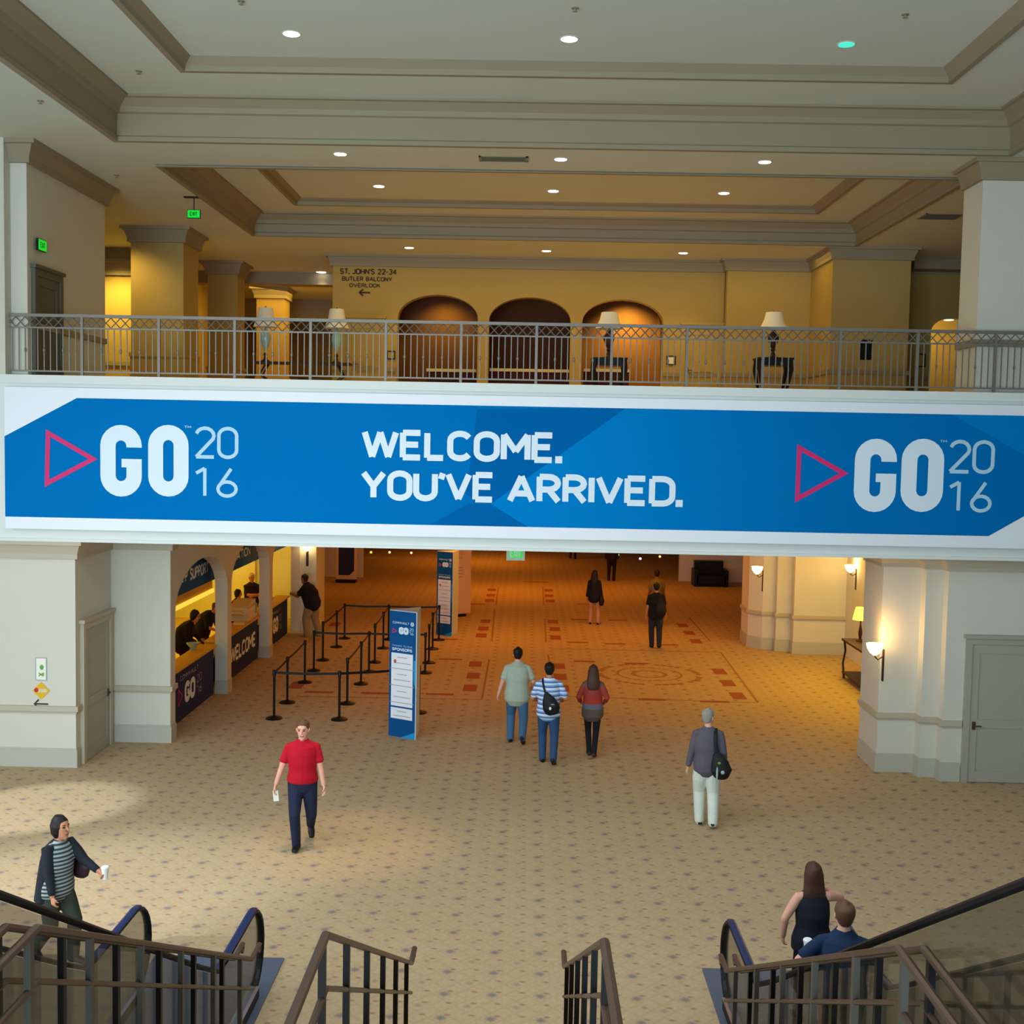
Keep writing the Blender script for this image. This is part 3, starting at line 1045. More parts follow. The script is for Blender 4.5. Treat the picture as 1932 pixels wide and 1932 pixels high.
def bold_go(gx0, gx1, ox0, ox1, top, bot):
    for nm, x0, x1 in (('g', gx0, gx1), ('o', ox0, ox1)):
        a, c, e = bp(x0, bot, 0.01), bp(x0, top, 0.01), bp(x1, bot, 0.01)
        W, H = e.x - a.x, c.z - a.z
        t = W * 0.37
        w, h = W - t, H - t
        r = w / 2
        if nm == 'o':
            pl = [arc(r, h - r, r, r, 0, 180, 12) + arc(r, r, r, r, 180, 360, 12) + [(w, h - r)]]
        else:
            pl = [[(w, h * 0.74)] + arc(r, h - r, r, r, 0, 180, 12) + arc(r, r, r, r, 180, 360, 12) + [(w, h * 0.52)], [(w + t / 2, h * 0.46), (w * 0.52, h * 0.46)]]
        m = MB()
        if nm == 'g':
            strokes(m, [[(p[0] + t / 2, p[1] + t / 2) for p in pl[0]]], a, Vector((1, 0, 0)), Vector((0, 0, 1)), Vector((0, -1, 0)), t)
            strokes(m, [[(p[0] + t / 2, p[1] + t / 2) for p in pl[1]]], a + Vector((0, -0.001, 0)), Vector((1, 0, 0)), Vector((0, 0, 1)), Vector((0, -1, 0)), t * 0.55)
        else:
            strokes(m, [[(p[0] + t / 2, p[1] + t / 2) for p in q] for q in pl], a, Vector((1, 0, 0)), Vector((0, 0, 1)), Vector((0, -1, 0)), t)
        m.build('bold_letter', M['letter'], banner)


def play_mark(p, q, r):
    m = MB()
    a = bp(*p, 0.01)
    pl = [(0, 0)] + [((bp(*s).x - a.x), (bp(*s).z - a.z)) for s in (q, r)] + [(0, 0)]
    strokes(m, [pl], a, Vector((1, 0, 0)), Vector((0, 0, 1)), Vector((0, -1, 0)), 0.075)
    m.build('triangle_mark', M['pink'], banner)


bold_go(190, 268, 280, 356, 801, 936)
play_mark((89, 912), (176, 866), (91, 817))
banner_text('20', 367, 804, 865, 450, m='letter2', t=0.11, gap=0.14)
banner_text('16', 367, 880, 938, 449, m='letter2', t=0.11, gap=0.36)
banner_text('TM', 348, 803, 808, 361, name='trademark', m='letter2', t=0.2)
bold_go(1609, 1688, 1697, 1777, 827, 965)
play_mark((1504, 941), (1592, 893), (1508, 845))
banner_text('20', 1788, 829, 893, 1875, m='letter2', t=0.11, gap=0.14)
banner_text('16', 1787, 906, 966, 1870, m='letter2', t=0.11, gap=0.36)
banner_text('TM', 1773, 830, 835, 1786, name='trademark', m='letter2', t=0.2)

# ================================================================ gallery railing
YR = YB + 0.12
rail = thing('balcony_railing', 'long grey iron balcony railing with lattice frieze above the banner', 'railing', (0, YR, ZF1))
zt = at(966, 608, Y=YR).z
xs = [at(p, 660, Y=YR).x for p in (12, 155, 300, 443, 586, 728, 870, 1012, 1154, 1296, 1440, 1585, 1731, 1878, 2025)]
m = MB(); m.box(xs[0] - 0.05, xs[-1], YR - 0.03, YR + 0.03, zt - 0.05, zt); m.build('top_rail', M['iron'], rail)
m = MB(); m.box(xs[0], xs[-1], YR - 0.012, YR + 0.012, zt - 0.24, zt - 0.215); m.build('middle_rail', M['iron'], rail)
m = MB(); m.box(xs[0], xs[-1], YR - 0.012, YR + 0.012, ZF1 + 0.06, ZF1 + 0.085); m.build('bottom_rail', M['iron'], rail)
for x in xs:
    m = MB(); m.box(x - 0.022, x + 0.022, YR - 0.022, YR + 0.022, ZF1, zt - 0.04); m.build('post', M['iron'], rail)
for x0, x1 in zip(xs, xs[1:]):
    m = MB()
    n = 8
    dx = (x1 - x0) / n
    for k in range(n):
        for a, c in ((zt - 0.22, zt - 0.05), (zt - 0.05, zt - 0.22)):
            m.tube([(x0 + k * dx, YR, a), (x0 + (k + 1) * dx, YR, c)], 0.009, 4, (0, 1, 0))
    m.build('lattice_frieze', M['iron'], rail)
    m = MB()
    n = 12
    dx = (x1 - x0) / n
    for k in range(1, n):
        x = x0 + k * dx
        m.box(x - 0.008, x + 0.008, YR - 0.008, YR + 0.008, ZF1 + 0.07, zt - 0.22)
        if k % 3 == 0:
            m.ball((x, YR, ZF1 + 0.42), 0.022, 0.022, 0.045, 6)
        else:
            m.ball((x, YR, ZF1 + 0.42), 0.012, 0.012, 0.02, 6)
    m.build('baluster_panel', M['iron'], rail)


M['postgrey'] = mat('grey_bronze_post', (84, 80, 74), 0.45, 0.4)
# ================================================================ stair rails
def stair_rail(x, label, post='black', y_near=-1.0):
    t = thing('stair_handrail', label, 'handrail', (x, 5.74, LZ))
    zt_, ze, ya, ye = 3.26, 0.95, 5.74, 10.4
    m = MB()
    r = 0.026
    m.loft([(x, y_near, zt_), (x, ya, zt_), (x, ye, ze), (x, ye + 0.32, ze)], [(r, r * 0.8)] * 4, (1, 0, 0), 8)
    m.build('handrail', M['bronze'], t)
    m = MB()
    m.loft([(x, y_near, zt_ - 0.28), (x, ya, zt_ - 0.28), (x, ye, ze - 0.28)], [(0.02, 0.016)] * 3, (1, 0, 0), 8)
    m.build('lower_rail', M['bronze'], t)
    y = ya - 0.1
    k = 0
    while y < ye + 0.05:
        s = max(0, min(1, (y - ya) / (ye - ya)))
        zz = zt_ + (ze - zt_) * s
        m = MB(); m.box(x - 0.018, x + 0.018, y - 0.022, y + 0.022, LZ * (1 - s) - 0.02, zz - 0.01); m.build('post', M[post], t)
        y += 0.88 if k else 0.81
        k += 1
    m = MB(); m.tube([(x, ye + 0.32, ze), (x, ye + 0.34, ze - 0.05), (x, ye + 0.3, ze - 0.08)], 0.014, 8); m.build('return_bend', M['bronze'], t)
    return t


stair_rail(-0.97, 'bronze stair handrail on dark posts left of the middle flight')
stair_rail(0.44, 'bronze stair handrail on dark posts right of the middle flight')
stair_rail(-2.44, 'bronze stair handrail beside the left escalator, on the stair side', 'postgrey')
stair_rail(-2.60, 'dark twin handrail on the escalator side of the left stair rail')
stair_rail(1.92, 'bronze stair handrail beside the right escalator, on the stair side', 'postgrey')
stair_rail(2.05, 'dark twin handrail on the escalator side of the right stair rail')
t = stair_rail(3.92, 'outer handrail running beyond the right escalator')


# ================================================================ escalators
def escalator(xa, xb, label):
    t = thing('escalator', label, 'escalator', ((xa + xb) / 2, 10.5, 0))
    sl = 0.572
    y0, y1 = 10.1, 11.4          # lower end of the slope, centre of the return
    for x in (xa, xb):
        top = [(x, -1.0, 0.95 + sl * (y0 + 1.0))]
        top += [(x, y0 - 0.6, 0.95 + sl * 0.6), (x, y0 - 0.25, 0.95 + sl * 0.27), (x, y0, 0.97), (x, y0 + 0.25, 0.95), (x, y1, 0.95)]
        loop = [(x, y1 + 0.42 * math.sin(math.radians(a)), 0.53 + 0.42 * math.cos(math.radians(a))) for a in range(15, 181, 15)]
        path = top + loop + [(x, y1 - 0.3, 0.11)]
        m = MB(); m.loft(path, [(0.042, 0.022)] * len(path), (1, 0, 0), 8)
        m.build('rubber_handrail', M['rubber'], t)
        m = MB()
        path2 = [(p[0], p[1], p[2] - 0.03) for p in top[1:]] 
        m.loft([(x, y0 - 0.1, 1.025)] + [(x, y0 + 0.15, 0.985), (x, y0 + 0.3, 0.975), (x, y1, 0.975), (x, y1 + 0.12, 0.96)], [(0.04, 0.01)] * 5, (1, 0, 0), 6)
        m.build('blue_sheen', M['sheenblue'], t)  # sheen painted as a blue strip on the black rail's level top
        # glass panel under the rail
        m = MB()
        up = [(p[1], p[2] - 0.03) for p in top] + [(p[1] - 0.03, p[2]) for p in loop[:8]]
        lo = [(p[1], p[2] - 0.80) for p in top[:-2]] + [(y0 + 0.3, 0.15), (y1 + 0.1, 0.15)]
        for e in (-0.006, 0.006):
            poly = [(x + e, a, z) for a, z in up] + [(x + e, a, z) for a, z in reversed(lo)]
            if e > 0:
                poly = poly[::-1]
            m.quad(*poly)
        m.build('glass_panel', M['glass'], t)
        m = MB()
        pr_ = [(-1.0, 0.2 + sl * (y0 + 1)), (y0 - 0.3, 0.2 + sl * 0.3), (y0, 0.15), (y1 + 0.15, 0.13)]
        m.loft([(x, a, z) for a, z in pr_], [(0.055, 0.02)] * 4, (1, 0, 0), 6)
        m.build('deck_cover', M['chrome'], t)
        m = MB()
        for (a, z), (a2, z2) in zip(pr_, pr_[1:]):
            for xx in (x - 0.05, x + 0.05):
                m.quad((xx, a, max(z - 0.9, 0) if a < y0 - 1 else 0), (xx, a2, max(z2 - 0.9, 0) if a2 < y0 - 1 else 0), (xx, a2, z2), (xx, a, z))
        m.build('side_cladding', M['black'], t)
    m = MB()
    for k in range(30):
        ya = y0 - 0.35 * (k + 1)
        m.box(xa + 0.13, xb - 0.13, ya, ya + 0.35, 0.2 * k * 1.0 - 0.1, 0.2 * k + 0.01)
    m.build('moving_steps', M['black'], t)
    m = MB()
    m.box(xa - 0.12, xb + 0.12, 10.48, 12.45, 0.004, 0.02)
    m.box(xa + 0.08, xb - 0.08, y0 + 0.1, 10.48, 0.004, 0.02)
    m.build('landing_plate', M['plate'], t)
    m = MB()
    m.box(xa + 0.13, xb - 0.13, y0 - 0.02, y0 + 0.1, 0.02, 0.035)
    m.build('comb_plate', mat('yellow_comb', (200, 160, 50), 0.5), t)
    return t


escalator(-3.86, -2.68, 'escalator on the left with tinted glass sides and black rubber handrails painted with a blue sheen')
escalator(2.15, 3.30, 'escalator on the right with tinted glass sides, two people standing at its foot')


# ================================================================ stanchions
def make_stanchion(px, py, label):
    g = at(px, py, Z=0)
    t = thing('belt_stanchion', label, 'stanchion', (g.x, g.y, 0), 0, 'black belt stanchions of the queue')
    m = MB(); m.lathe((0, 0, 0), [(0.17, 0), (0.17, 0.012), (0.15, 0.03), (0.06, 0.05), (0.03, 0.07)], 20); m.build('base', M['black'], t, smooth=2, local=True)
    m = MB(); m.lathe((0, 0, 0), [(0.026, 0.06), (0.026, 0.90)], 12); m.build('post', M['black'], t, smooth=2, local=True)
    m = MB(); m.lathe((0, 0, 0), [(0.036, 0.88), (0.036, 0.99), (0.03, 1.0)], 12); m.build('belt_head', M['black'], t, smooth=2, local=True)
    return t


ST = {'A': (517, 1356), 'B': (542, 1326), 'C': (575, 1288), 'D': (609, 1246), 'E': (635, 1221), 'F': (650, 1205), 'G': (640, 1358), 'H': (655, 1328), 'I': (681, 1291), 'J': (707, 1250),
      'K': (723, 1223.5), 'L': (733, 1207), 'M': (592, 1266), 'N': (696, 1268), 'O': (802, 1270), 'P': (809, 1251), 'Q': (816, 1225), 'R': (828, 1208)}
SL = {'A': 'nearest black belt stanchion at the left corner of the queue', 'B': 'black belt stanchion second from the near left corner of the queue', 'C': 'black belt stanchion third from the near left corner, closest to the desks',
      'G': 'nearest black belt stanchion to the right of the left corner post', 'H': 'black belt stanchion just behind the near right front post', 'I': 'black belt stanchion in the middle of the second queue lane',
      'M': 'black belt stanchion at the left turn of the middle cross belt', 'N': 'black belt stanchion in the middle of the middle cross belt', 'O': 'black belt stanchion right behind the near sponsor tower',
      'D': 'black belt stanchion on the far left lane, nearer of three', 'E': 'black belt stanchion on the far left lane, middle of three', 'F': 'black belt stanchion at the far left corner of the queue',
      'J': 'black belt stanchion in the far middle lane, nearer of three', 'K': 'black belt stanchion in the far middle lane, middle of three', 'L': 'black belt stanchion in the middle of the far cross belt',
      'P': 'black belt stanchion in the far right lane, nearer of three', 'Q': 'black belt stanchion in the far right lane, middle of three', 'R': 'black belt stanchion at the far right corner before the second tower'}
ST['S'] = (790, 1345)
SL['S'] = 'black belt stanchion hidden behind the near sponsor tower'
so = {}
for k, (px, py) in ST.items():
    if not so:
        so[k] = make_stanchion(px, py, SL[k])
    else:
        g = at(px, py, Z=0)
        so[k] = dup(so['A'], (g.x, g.y, 0), SL[k])
        so[k].matrix_basis = Matrix.Translation((g.x, g.y, 0))
for a, c in ('AB', 'BC', 'AG', 'GS', 'HI', 'IN', 'MN', 'NO', 'DE', 'EF', 'FL', 'LR', 'JK', 'KL', 'PQ', 'QR', 'MD', 'CM'):
    p, q = Vector(so[a].location), Vector(so[c].location)
    if a + c in ('MD', 'CM'):
        continue
    m = MB()
    d = (q - p).normalized()
    nn = Vector((-d.y, d.x, 0)) * 0.002
    mid = (p + q) / 2
    for s in (-1, 1):
        m.quad(*[v + nn * s for v in (p + Vector((0, 0, 0.92)), mid + Vector((0, 0, 0.90)), q + Vector((0, 0, 0.92)), q + Vector((0, 0, 0.97)), mid + Vector((0, 0, 0.95)), p + Vector((0, 0, 0.97)))])
    m.build('belt', M['black'], so[a])


# ================================================================ sponsor towers
def tower(A, B, Cc, h, label):
    A, B, Cc = Vector(A), Vector(B), Vector(Cc)
    t = thing('sponsor_tower', label, 'sign tower', ((A + B) / 2), 0)
    m = MB()
    up = Vector((0, 0, h))
    for p, q in ((A, B), (B, Cc), (Cc, A)):
        m.quad(p, q, q + up, p + up)
    m.quad(A, Cc, B)
    m.quad(A + up, B + up, Cc + up)
    body = m.build('tower_body', mat('tower_white_board', (206, 216, 226), 0.6), t)
    ux = (B - A).normalized(); W = (B - A).length
    n = Vector((ux.y, -ux.x, 0))
    uz = Vector((0, 0, 1))

    def P(u, v, d):
        return A + ux * (u * W) + uz * (v * h) + n * d

    def panel(nm, u0, u1, v0, v1, mm, d=0.004, par=None):
        q = MB(); q.quad(P(u0, v0, d), P(u1, v0, d), P(u1, v1, d), P(u0, v1, d)); return q.build(nm, M[mm], par or t)
    face = panel('printed_face', 0.0, 0.97, 0.0, 0.995, 'bluesign')
    q = MB(); q.quad(P(0.45, 0.0, 0.006), P(0.97, 0.0, 0.006), P(0.97, 0.055, 0.006)); q.build('cyan_corner', M['cyan'], t)
    q = MB(); q.quad(P(0.90, 0.45, 0.006), P(0.97, 0.40, 0.006), P(0.97, 0.62, 0.006), P(0.90, 0.62, 0.006)); q.build('cyan_edge', M['cyan'], t)
    text('COMMVAULT', 'lettering', M['letter'], P(0.12, 0.895, 0.006), ux, uz, W * 0.60, h * 0.018, 0.14, t)
    q = MB()
    c = P(0.83, 0.902, 0.006)
    strokes(q, [arc(0, 0, 0.035, 0.035, 0, 360, 12), arc(0, 0, 0.014, 0.014, 0, 360, 8)], c, ux, uz, n, 0.012)
    q.build('round_emblem', M['letter'], t)
    q = MB()
    a = P(0.12, 0.822, 0.006)
    strokes(q, [[(0, 0), (0.09, 0.04), (0, 0.08), (0, 0)]], a, ux, uz, n, 0.016)
    q.build('triangle_mark', M['pink'], t)
    text('GO', 'bold_letter', M['letter'], P(0.34, 0.815, 0.006), ux, uz, W * 0.36, h * 0.058, 0.36, t, 0.28)
    text('20', 'lettering', M['letter2'], P(0.73, 0.847, 0.006), ux, uz, W * 0.15, h * 0.024, 0.14, t)
    text('16', 'lettering', M['letter2'], P(0.73, 0.817, 0.006), ux, uz, W * 0.15, h * 0.024, 0.14, t)
    text('THANKS TO OUR', 'lettering', M['letter2'], P(0.10, 0.715, 0.006), ux, uz, W * 0.74, h * 0.014, 0.14, t)
    text('SPONSORS', 'lettering', M['letter'], P(0.10, 0.682, 0.006), ux, uz, W * 0.74, h * 0.024, 0.2, t)
    for v0, v1, rows in ((0.245, 0.665, 9), (0.145, 0.232, 2)):
        pan = panel('white_panel', 0.08, 0.87, v0, v1, 'white', 0.006)
        q = MB()
        for k in range(rows):
            vv = v1 - (k + 0.8) * (v1 - v0) / (rows + 0.4)
            ll = 0.18 + 0.13 * ((k * 7) % 3)
            q.quad(P(0.48 - ll, vv, 0.009), P(0.48 + ll, vv, 0.009), P(0.48 + ll, vv + 0.005, 0.009), P(0.48 - ll, vv + 0.005, 0.009))
        q.build('sponsor_line', M['greyprint'], pan)
    q = MB()
    c = P(0.22, 0.60, 0.0095)
    strokes(q, [arc(0, 0, 0.02, 0.02, 0, 360, 10), [(-0.01, 0), (0.012, -0.04)]], c, ux, uz, n, 0.02)
    q.build('red_emblem', M['red'], t)
    return t


A_, B_ = at(733, 1387, Z=0), at(784, 1396, Z=0)
hT = at(737, 1150, Y=A_.y).z
Cb = at(794, 1145, Z=hT); Cb.z = 0
tower(A_, B_, Cb, hT, 'near blue three-sided sponsor tower in front of the belt stanchions')
A_, B_ = at(823, 1197, Z=0), at(853, 1201, Z=0)
Cb = Vector((B_.x + 0.12, B_.y + 0.65, 0))
tower(A_, B_, Cb, hT, 'second sponsor tower behind the stanchions, next to the pale board')
# pale board on a black foot, seen from its back
t = thing('display_board', 'tall pale board on a black foot beside the second sponsor tower', 'display board', at(872, 1164, Z=0))
p, q = at(857, 1163, Z=0), at(885, 1165, Z=0)
q = Vector((q.x, q.y + 0.5, 0))
m = MB(); u = (q - p).normalized(); v = Vector((-u.y, u.x, 0)) * 0.04
m.obox((p + q) / 2 + Vector((0, 0, 1.25)), (q - p) / 2, v, (0, 0, 1.17))
pb = m.build('panel', mat('board_back', (214, 180, 150), 0.7), t)
m = MB(); c = p.lerp(q, 0.3); m.obox(c + Vector((0, 0, 0.04)), u * 0.17, v * 4, (0, 0, 0.04)); m.build('foot', M['black'], t)
nb = Vector((u.y, -u.x, 0))
text('20', 'lettering', M['greyprint'], p + u * 0.08 + nb * 0.045 + Vector((0, 0, 1.98)), u, UP, 0.2, 0.1, 0.16, t)
text('16', 'lettering', M['greyprint'], p + u * 0.08 + nb * 0.045 + Vector((0, 0, 1.84)), u, UP, 0.18, 0.1, 0.16, t)
m = MB()
for k in range(4):
    o_ = p + u * 0.05 + nb * 0.046 + Vector((0, 0, 1.55 - k * 0.1))
    m.quad(o_, o_ + u * (0.26 - 0.03 * (k % 2)), o_ + u * (0.26 - 0.03 * (k % 2)) + Vector((0, 0, 0.03)), o_ + Vector((0, 0, 0.03)))
m.build('text_lines', M['greyprint'], t)
# tall far sign on the left
t = thing('display_board', 'cream-framed navy board on a black foot by the far left wall', 'display board', at(653, 1098, Z=0))
p, q = at(634, 1098, Z=0), at(674, 1098, Z=0)
q.y = p.y
m = MB(); m.box(p.x, q.x, p.y - 0.05, p.y + 0.05, 0.12, 2.5); m.build('panel', mat('board_frame', (220, 190, 160), 0.7), t)
m = MB()
z0, z1 = 0.28, 2.45
m.quad((p.x + 0.1, p.y - 0.055, z0), (q.x - 0.28, p.y - 0.055, z0), (q.x - 0.1, p.y - 0.055, z0 + 0.18), (q.x - 0.1, p.y - 0.055, z1), (p.x + 0.1, p.y - 0.055, z1)); m.build('printed_face', M['navy'], t)
m = MB()
for k in range(4):
    m.box(p.x + 0.2, q.x - 0.2, p.y - 0.06, p.y - 0.056, 1.55 + k * 0.14, 1.60 + k * 0.14)
m.build('text_lines', M['greyprint'], t)
m = MB(); m.box(p.x + 0.02, q.x - 0.02, p.y - 0.25, p.y + 0.25, 0, 0.12); m.build('foot', M['black'], t)
# ================================================================ desks in the arcade
def desk(y0, y1, label, writing):
    t = thing('service_desk', label, 'service desk', (-6.9, (y0 + y1) / 2, 0))
    m = MB(); m.box(-6.84, -6.80, y0 + 0.01, y1 - 0.01, 0.0, 1.02); m.build('front_panel', M['navy'], t)
    m = MB(); m.box(-7.12, -6.72, y0 + 0.01, y1 - 0.01, 1.06, 1.10); m.build('ledge', M['oak'], t)
    m = MB(); m.box(-7.12, -6.85, y0 + 0.02, y1 - 0.02, 0.78, 1.05); m.build('ledge_support', M['oak'], t)
    m = MB(); m.box(-7.45, -6.9, y0 + 0.02, y1 - 0.02, 0.72, 0.76); m.box(-7.42, -7.38, y0 + 0.1, y1 - 0.1, 0, 0.72); m.build('worktop', M['oak'], t)
    L = y1 - y0
    o = lambda u, z: Vector((-6.793, y0 + u * L, z))
    if writing == 'WELCOME':
        text('WELCOME', 'lettering', M['letter'], o(0.27, 0.36), (0, 1, 0), UP, L * 0.66, 0.38, 0.2, t, 0.18)
    else:
        text('COMMVAULT', 'lettering', M['greyprint'], o(0.34, 0.80), (0, 1, 0), UP, L * 0.34, 0.10, 0.18, t)
        q = MB(); strokes(q, [[(0, 0), (0.26, 0.16), (0, 0.32), (0, 0)]], o(0.31, 0.33), Vector((0, 1, 0)), Vector(UP), Vector((1, 0, 0)), 0.03); q.build('triangle_mark', M['pink'], t)
        text('GO', 'bold_letter', M['letter'], o(0.42, 0.28), (0, 1, 0), UP, L * 0.20, 0.44, 0.26, t, 0.25)
        text('20', 'lettering', M['greyprint'], o(0.65, 0.52), (0, 1, 0), UP, L * 0.1, 0.18, 0.12, t)
        text('16', 'lettering', M['greyprint'], o(0.65, 0.29), (0, 1, 0), UP, L * 0.1, 0.18, 0.12, t)
    return t


desk(21.52, 25.28, 'nearest navy service desk with gold ledge under the first arch', 'GO')
desk(25.67, 29.48, 'navy service desk with big welcome lettering under the second arch', 'WELCOME')
desk(29.87, 33.2, 'farthest navy service desk, under the third arch', 'GO')
for (y0, y1, s, lb) in ((21.54, 25.7, 'APP SUPPORT', 'blue app support header board inside the first arch'), (25.75, 29.7, 'REGISTRATION', 'blue registration header board inside the second arch'), (29.75, 33.9, 'REGISTRATION', 'blue header board inside the third arch, mostly hidden')):
    t = thing('header_board', lb, 'sign', (-6.98, (y0 + y1) / 2, 2.45))
    m = MB(); m.box(-7.0, -6.96, y0, y1, 2.45, 3.6); m.build('board', M['bluesign'], t)
    if s[:3] == 'APP':
        text('&', 'lettering', M['letter'], (-6.955, 22.98, 2.66), (0, 1, 0), UP, 0.17, 0.26, 0.2, t, 0.2)
        text('APP', 'lettering', M['letter'], (-6.955, 23.28, 2.66), (0, 1, 0), UP, 0.58, 0.26, 0.2, t, 0.2)
        text('SUPPORT', 'lettering', M['letter'], (-6.955, 24.02, 2.66), (0, 1, 0), UP, 1.42, 0.26, 0.2, t, 0.2)
    else:
        text(s, 'lettering', M['letter'], (-6.955, y0 + 0.25, 2.66), (0, 1, 0), UP, (y1 - y0) * 0.84, 0.24, 0.2, t, 0.2)
    m = MB(); m.box(-8.3, -7.0, y0, y1, 2.46, 2.50); m.build('soffit_panel', M['oak'], t)
t = MB(); t.box(-7.42, -7.36, 21.6, 27.4, 1.96, 2.05)
tag(t.build('light_strip', M['litstrip']), 'glowing yellow strip above the shelf behind the first desk', 'strip light')
t = MB(); t.box(-7.46, -7.40, 21.6, 27.4, 2.05, 2.45)
tag(t.build('shelf_valance', M['oak']), 'golden valance board above the glowing strip behind the first desk', 'valance')


def bowl(px, py, label):
    p = at(px, py, Z=1.10)
    m = MB(); m.lathe((p.x, p.y, 1.10), [(0.06, 0), (0.07, 0.02), (0.05, 0.03), (0.13, 0.13), (0.14, 0.15), (0.12, 0.15), (0.05, 0.06), (0.0, 0.06)], 18)
    o = m.build('bowl', M['teal'], smooth=2)
    tag(o, label, 'bowl')


bowl(364, 1226, 'pale green footed bowl on the ledge of the nearest service desk')
bowl(508, 1137, 'pale green footed bowl on the ledge of the farthest service desk')
# printer on the second desk
t = thing('label_printer', 'cream badge printer with tray on the welcome desk', 'printer', (-7.02, 28.9, 1.10))
c = Vector(t.location)
c = Vector((-7.02, 28.9, 1.10))
m = MB()
m.box(-7.30, -6.80, c.y - 0.45, c.y + 0.54, 1.10, 1.42)
m.obox((-7.05, c.y - 0.2, 1.44), (0.22, 0, 0), (0, 0.2, 0.06), (0, -0.01, 0.05)); m.box(-7.28, -6.84, c.y, c.y + 0.52, 1.42, 1.54)
m.build('body', M['beige'], t)
m = MB(); m.obox((-7.05, c.y - 0.62, 1.30), (0.17, 0, 0), (0, 0.2, -0.06), (0, 0, 0.02)); m.build('paper_tray', M['beige'], t)
m = MB(); m.box(-6.80, -6.795, c.y + 0.30, c.y + 0.48, 1.18, 1.42); m.build('grey_label', M['greyprint'], t)
for i, (px, py, lb) in enumerate(((447, 1176, 'white papers on the welcome desk in front of the printer'), (431, 1192, 'pale sheet at the near end of the welcome desk'))):
    p = at(px, py, Z=1.105)
    m = MB(); m.obox((-6.93, p.y, 1.108), (0.12, 0.03, 0), (-0.03, 0.16, 0), (0, 0, 0.006)); tag(m.build('paper_sheet', M['paper']), lb, 'paper')

# ================================================================ signs on walls
m = MB()
c = at(78, 1328, Y=fL)
strokes(m, [[(-0.11, 0), (0.12, 0)], [(-0.04, 0.075), (-0.115, 0), (-0.04, -0.075)]], Vector((c.x, fL - 0.006, c.z)), Vector((1, 0, 0)), Vector(UP), Vector((0, -1, 0)), 0.026)
tag(m.build('arrow_sign', M['darkprint']), 'dark arrow pointing sideways below the yellow diamond on the pier', 'arrow')
c = at(78, 1303, Y=fL)
t = thing('diamond_sign', 'yellow diamond sign with a red patch on the near pier', 'sign', (c.x, fL, c.z))
m = MB(); r = 0.15
m.quad(*[(c.x + a, fL - 0.008, c.z + b_) for a, b_ in ((-r, 0), (0, -r), (r, 0), (0, r))]); m.build('plate', M['yellowsign'], t)
m = MB(); m.box(c.x - 0.09, c.x + 0.10, fL - 0.012, fL - 0.01, c.z - 0.03, c.z + 0.035); m.build('pale_bar', M['beige'], t)
m = MB(); m.ball((c.x - 0.08, fL - 0.013, c.z + 0.01), 0.038, 0.004, 0.04, 10); m.build('red_patch', M['red'], t)
c = at(78, 1262, Y=fL)
t = thing('notice_sign', 'white notice with green marks above the yellow diamond', 'sign', (c.x, fL, c.z))
m = MB(); m.box(c.x - 0.09, c.x + 0.09, fL - 0.012, fL, c.z - 0.19, c.z + 0.19); m.build('plate', M['paper'], t)
m = MB(); strokes(m, [[(-0.09, -0.19), (0.09, -0.19), (0.09, 0.19), (-0.09, 0.19), (-0.09, -0.19)]], Vector((c.x, fL - 0.014, c.z)), Vector((1, 0, 0)), Vector(UP), Vector((0, -1, 0)), 0.012); m.build('border', M['greyprint'], t)
m = MB(); m.ball((c.x + 0.012, fL - 0.014, c.z + 0.03), 0.035, 0.004, 0.045, 10); strokes(m, [[(-0.04, -0.12), (0.04, -0.07)], [(-0.04, -0.07), (0.04, -0.12)], [(0.04, -0.12), (0.04, -0.06)]], Vector((c.x, fL - 0.014, c.z)), Vector((1, 0, 0)), Vector(UP), Vector((0, -1, 0)), 0.02)
m.build('green_mark', M['greenprint'], t)


def wall_frame(c, ux, n, w_, h_, label, mm='black', fill='wall_up'):
    c, ux, n = Vector(c), Vector(ux), Vector(n)
    t = thing('wall_plaque', label, 'plaque', c)
    m = MB(); m.obox(c + n * 0.008, ux * w_ / 2, n * 0.006, Vector(UP) * h_ / 2); m.build('plate', M[fill], t)
    m = MB()
    for s in (-1, 1):
        m.obox(c + ux * s * w_ / 2 + n * 0.015, ux * 0.014, n * 0.012, Vector(UP) * (h_ / 2 + 0.014))
        m.obox(c + Vector(UP) * s * h_ / 2 + n * 0.015, ux * w_ / 2, n * 0.012, Vector(UP) * 0.014)
    m.build('frame', M[mm], t)


c = at(207, 1258, X=XL1); wall_frame(c, (0, 1, 0), (1, 0, 0), 0.28, 0.24, 'small dark-framed plaque beside the grey door under the bridge', fill='wall')
c = at(68, 570, X=xw); wall_frame(c, (0, 1, 0), (1, 0, 0), 0.34, 0.30, 'small dark-framed plaque beside the dark gallery door')
c = at(738, 670, Y=31.4); wall_frame(c, (1, 0, 0), (0, -1, 0), 0.2, 0.2, 'square plaque on the gallery wall before the first arch')
c = at(1266, 680, Y=31.4); wall_frame(c, (1, 0, 0), (0, -1, 0), 0.22, 0.22, 'square plaque on the gallery wall after the third arch', fill='paper')
c = at(1634, 660, Y=28.8); wall_frame(c, (1, 0, 0), (0, -1, 0), 0.26, 0.46, 'black panel on the wide gallery pier', fill='black')
c = at(1737, 680, Y=31.0); wall_frame(c, (1, 0, 0), (0, -1, 0), 0.22, 0.32, 'dark-framed plaque beside the bright gallery doorway')
